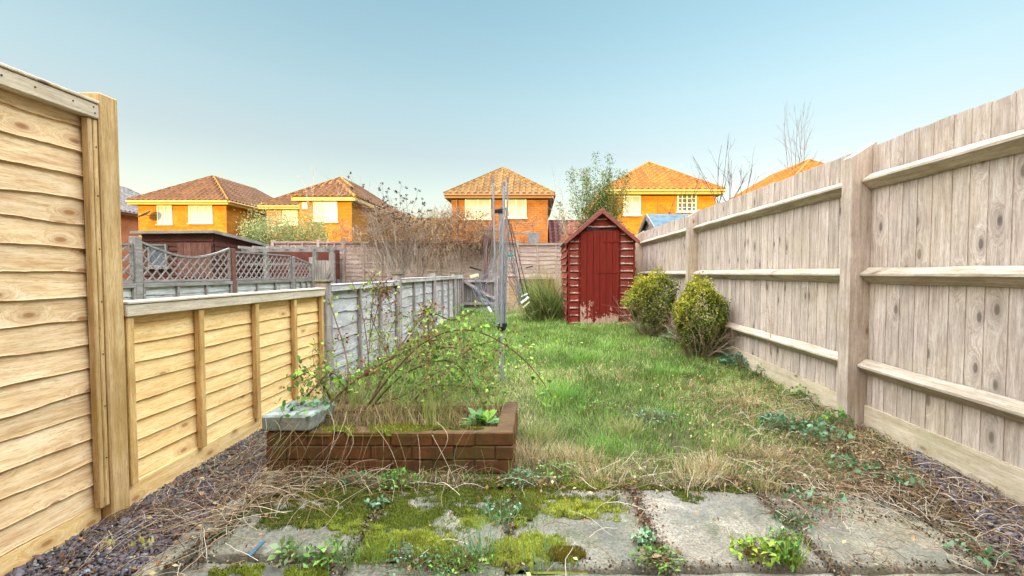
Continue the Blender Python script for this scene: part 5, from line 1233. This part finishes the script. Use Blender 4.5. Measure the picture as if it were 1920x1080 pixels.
# climber tangle on far fence
root = thing('climber', P(800,470,13.9), 'dense brown tangled climber heaped over the top of the far fence', 'climbing plant')
v = Veg(); vl = Veg(); N = 2700
def dens(px): return 398+8*math.sin(px*.05)+(14 if px < 700 else 0)+(20 if px > 905 else 0)
for k in range(N):
    px = random.uniform(690,925) if k%5 else random.uniform(630,1000); topy = dens(px); low = 470 if px < 905 else 442
    if px < 690 or px > 925: low = topy+26
    py = random.uniform(topy, low)+abs(random.gauss(0,6)); y = 13.9+random.uniform(-.35,.25)
    L = wander(P(px,py,y), rng.normal(size=3)*(1,.5,.9)+(0,0,-.35 if py > 440 else .1), random.uniform(.2,.65), 6, .35, -.08)
    L[:,2] = np.minimum(L[:,2], P(px,topy-6-random.random()*8,y)[2])
    v.tubes(L[None], np.full((1,6),random.uniform(.003,.007)), pal(1,[(.27,.16,.10),(.36,.24,.15),(.18,.10,.07),(.46,.33,.22)]), 3)
v.build('stem', V_TWIG, root)
n = 4200; px = rng.uniform(690,925,n); py = rng.uniform(400,466,n)+rng.normal(0,5,n); y = 13.9+rng.uniform(-.35,.3,n)
p = np.stack([(px-1000)*y/F, y, CH-(py-512)*y/F],1); vl.leaves(p, rng.uniform(.03,.07,n), pal(n,[(.24,.12,.065),(.18,.085,.05),(.36,.24,.06),(.13,.06,.04),(.40,.29,.08)]), up=.4, aspect=.6)
vl.build('foliage', V_LEAF, root)
# weeping dead strands against the fence
v = Veg()
for k in range(190):
    px = random.uniform(655,870); y = 13.6+random.uniform(-.2,.15); b = P(px,random.uniform(455,475),y)
    L = wander(b, (random.gauss(0,.25),0,-1), random.uniform(.3,1.0), 7, .08, 0); v.tubes(L[None], np.full((1,7),.0035), pal(1,[(.50,.38,.30),(.42,.30,.22)]), 3)
tag(v.build('dead_climber_strands', V_TWIG, None, P(760,470,13.6)), 'thin dead strands hanging down the face of the far fence', 'climbing plant')
# bare trees
base = np.array(P(1345,470,12.5)); T = lambda px,py,y=12.5: np.array(P(px,py,y+random.uniform(-.3,.3)))
v = Veg()
for bx, ends in ((1347,[(1312,288),(1342,275),(1360,270),(1330,330),(1352,320)]),(1368,[(1362,290),(1385,320),(1372,300),(1352,340),(1395,330)]),(1395,[(1382,330),(1405,305),(1412,330)]),(1290,[(1255,352),(1300,325),(1235,380),(1275,360)]),(1240,[(1222,380),(1262,370)])):
    b = np.array(P(bx,520,12.5))
    j = b+(np.array(P(bx-3,360 if bx>1300 else 405,12.5))-b)*.8; v.tubes(np.linspace(b,j,5)[None], np.linspace(.03,.02,5)[None], np.array([(.12,.07,.06)]), 5)
    for e in ends: e = T(*e); branchy(v, j, e-j, np.linalg.norm(e-j), .012, 2, (.13,.08,.07), wig=.09, nsub=(3,5), spread=.45, shrink=.35, sub0=.2)
tag(v.build('bare_tree', V_TWIG, None, P(1345,520,12.5)), 'bare young tree with upright knobbly twigs just over the right fence', 'bare tree')
v = Veg(); b0 = P(1490,520,26)
for px, ty in ((1474,235),(1492,228),(1503,222),(1508,235),(1484,250),(1497,245)):
    b = np.array(P((px+1492)/2,420,26)); e = np.array(P(px,ty,26)); branchy(v, b, e-b, np.linalg.norm(e-b), .022, 2, (.09,.07,.08), wig=.035, nsub=(7,9), spread=.55, shrink=.26, K=9, sub0=.35)
tag(v.build('birch_tree', V_TWIG, None, P(1490,420,26)), 'thin bare birch rising against the sky beyond the right fence', 'bare tree')
v = Veg(); b = np.array(P(1060,440,12.8))
for px, py in ((1048,330),(1052,360),(1040,385),(1065,370),(1030,395),(1062,395)): e = np.array(P(px,py,12.8)); branchy(v, b, e-b, np.linalg.norm(e-b), .010, 2, (.50,.36,.30), wig=.08, nsub=(4,6), spread=.5, shrink=.35)
tag(v.build('bare_shrub', V_TWIG, None, b), 'wispy bare shrub left of the bamboo behind the red shed', 'bare shrub')
v = Veg(); b = np.array(P(590,440,17))
for px, py in ((598,322),(575,345),(608,350),(655,345),(560,360)): e = np.array(P(px,py,17)); branchy(v, b, e-b, np.linalg.norm(e-b), .012, 2, (.40,.33,.30), wig=.06, nsub=(3,5), spread=.45, shrink=.3)
tag(v.build('bare_shrub', V_TWIG, None, b), 'very thin bare sapling rising before the two-part house roof', 'bare shrub')
m = MB(); m.bbox(-1.07,-1.055,1.60,1.69,.02,.026,.001)
tag(m.build('plastic_strip', m_plain('blue_plastic', (.03,.10,.16), .4, .2), None, (-1.06,1.64,.02)), 'small blue plastic strip lying in the gap before the lower left slab', 'litter')
v = Veg(); n = 46; c = np.array((-1.28,2.42,.325)); p = c+np.clip(rng.normal(size=(n,3)),-1.6,1.6)*(.09,.08,.025); p[:,2] = np.maximum(p[:,2],.324)
v.leaves(p, rng.uniform(.03,.055,n), pal(n,LC_BLUE+LC_G), up=.7, aspect=.6)
for k in range(9): L = wander((-1.15,2.5,.25),(-1+random.uniform(-.4,.4),-.5+random.uniform(-.4,.4),.5),.35,7,.22,-.12); v.tubes(L[None], np.full((1,7),.0018), np.array([(.16,.12,.06)]), 3)
tag(v.build('trailing_bramble', V_LEAF, None, tuple(c)), 'trailing blue green bramble shoots creeping over the concrete block', 'bramble')
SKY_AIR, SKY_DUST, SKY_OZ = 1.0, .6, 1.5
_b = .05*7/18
SKY_RAMP = [(0,(1.2*_b,.95*_b,.74*_b)),(.25,(1.38*_b,1.07*_b,.84*_b)),(.355,(1.54*_b,1.34*_b,1.02*_b)),(.53,(1.58*_b,1.60*_b,1.24*_b)),(.67,(.98,.64,.425)),(1,(.98,.64,.425))]; SKY_GAIN = 18.0  # last stops add bright warm fill overhead, out of view, for the shaded garden
EXPO = 2.4
# ------------------------------------------------------------------ camera, sun, sky
cam = bpy.data.cameras.new('camera'); co = bpy.data.objects.new('camera', cam); COL.objects.link(co)
cam.sensor_width = 36; cam.lens = 36*F/1920; cam.shift_x = -40/1920; cam.clip_start = .05; cam.clip_end = 3000
co.location = (0,0,CH); co.rotation_euler = (math.radians(90)-math.atan(28/F), 0, 0); scn.camera = co
EL = math.radians(9.5); AZ = math.radians(200)        # sun stands low behind the terrace
sun = bpy.data.lights.new('sun', 'SUN'); so = bpy.data.objects.new('sun', sun); COL.objects.link(so)
sun.energy = 2.0; sun.angle = math.radians(.5); sun.color = (1.0,.62,.16)
from mathutils import Vector
sd = Vector((math.sin(AZ)*math.cos(EL), math.cos(AZ)*math.cos(EL), math.sin(EL)))
so.rotation_euler = sd.to_track_quat('Z','Y').to_euler(); so.location = (0,-20,12)
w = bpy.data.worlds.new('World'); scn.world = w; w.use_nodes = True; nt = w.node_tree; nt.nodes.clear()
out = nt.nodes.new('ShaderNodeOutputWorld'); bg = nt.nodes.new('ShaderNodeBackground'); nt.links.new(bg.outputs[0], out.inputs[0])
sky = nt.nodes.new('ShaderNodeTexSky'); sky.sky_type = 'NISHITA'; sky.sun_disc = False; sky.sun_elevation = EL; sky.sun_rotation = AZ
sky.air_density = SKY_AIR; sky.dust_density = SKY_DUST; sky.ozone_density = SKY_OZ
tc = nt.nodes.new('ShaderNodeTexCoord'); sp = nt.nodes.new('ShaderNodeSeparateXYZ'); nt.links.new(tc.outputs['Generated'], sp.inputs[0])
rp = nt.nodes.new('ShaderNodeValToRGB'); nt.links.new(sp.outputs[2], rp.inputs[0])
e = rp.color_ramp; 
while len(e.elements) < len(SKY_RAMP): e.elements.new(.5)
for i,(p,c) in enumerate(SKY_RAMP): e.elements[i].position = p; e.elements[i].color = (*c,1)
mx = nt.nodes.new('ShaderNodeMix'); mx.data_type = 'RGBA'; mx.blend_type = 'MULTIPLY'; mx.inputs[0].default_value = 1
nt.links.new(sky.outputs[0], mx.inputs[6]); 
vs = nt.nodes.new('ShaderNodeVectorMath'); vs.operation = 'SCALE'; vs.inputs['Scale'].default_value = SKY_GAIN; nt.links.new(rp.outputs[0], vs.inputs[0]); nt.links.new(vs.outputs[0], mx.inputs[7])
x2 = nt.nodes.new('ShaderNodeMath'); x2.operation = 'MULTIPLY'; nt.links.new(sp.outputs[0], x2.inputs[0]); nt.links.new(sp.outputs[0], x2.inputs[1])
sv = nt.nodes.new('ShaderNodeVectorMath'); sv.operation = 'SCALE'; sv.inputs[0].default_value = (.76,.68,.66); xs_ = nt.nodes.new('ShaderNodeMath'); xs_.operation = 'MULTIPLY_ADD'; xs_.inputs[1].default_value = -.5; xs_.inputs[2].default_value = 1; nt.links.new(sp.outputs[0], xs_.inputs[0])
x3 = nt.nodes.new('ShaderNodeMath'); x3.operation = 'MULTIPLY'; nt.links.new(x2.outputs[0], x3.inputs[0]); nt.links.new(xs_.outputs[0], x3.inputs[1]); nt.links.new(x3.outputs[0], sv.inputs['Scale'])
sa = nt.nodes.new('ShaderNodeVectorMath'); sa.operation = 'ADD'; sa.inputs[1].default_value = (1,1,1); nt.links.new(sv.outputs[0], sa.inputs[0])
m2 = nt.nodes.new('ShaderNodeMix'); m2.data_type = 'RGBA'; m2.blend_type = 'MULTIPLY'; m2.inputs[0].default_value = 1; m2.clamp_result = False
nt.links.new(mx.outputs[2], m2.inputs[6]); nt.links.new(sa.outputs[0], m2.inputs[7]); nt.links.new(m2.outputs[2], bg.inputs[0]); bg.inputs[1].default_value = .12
scn.view_settings.view_transform = 'Standard'; scn.view_settings.look = 'None'; scn.view_settings.exposure = EXPO; scn.view_settings.gamma = 1
scn.render.engine = 'CYCLES'; scn.cycles.max_bounces = 6; scn.cycles.diffuse_bounces = 4; scn.cycles.transparent_max_bounces = 4
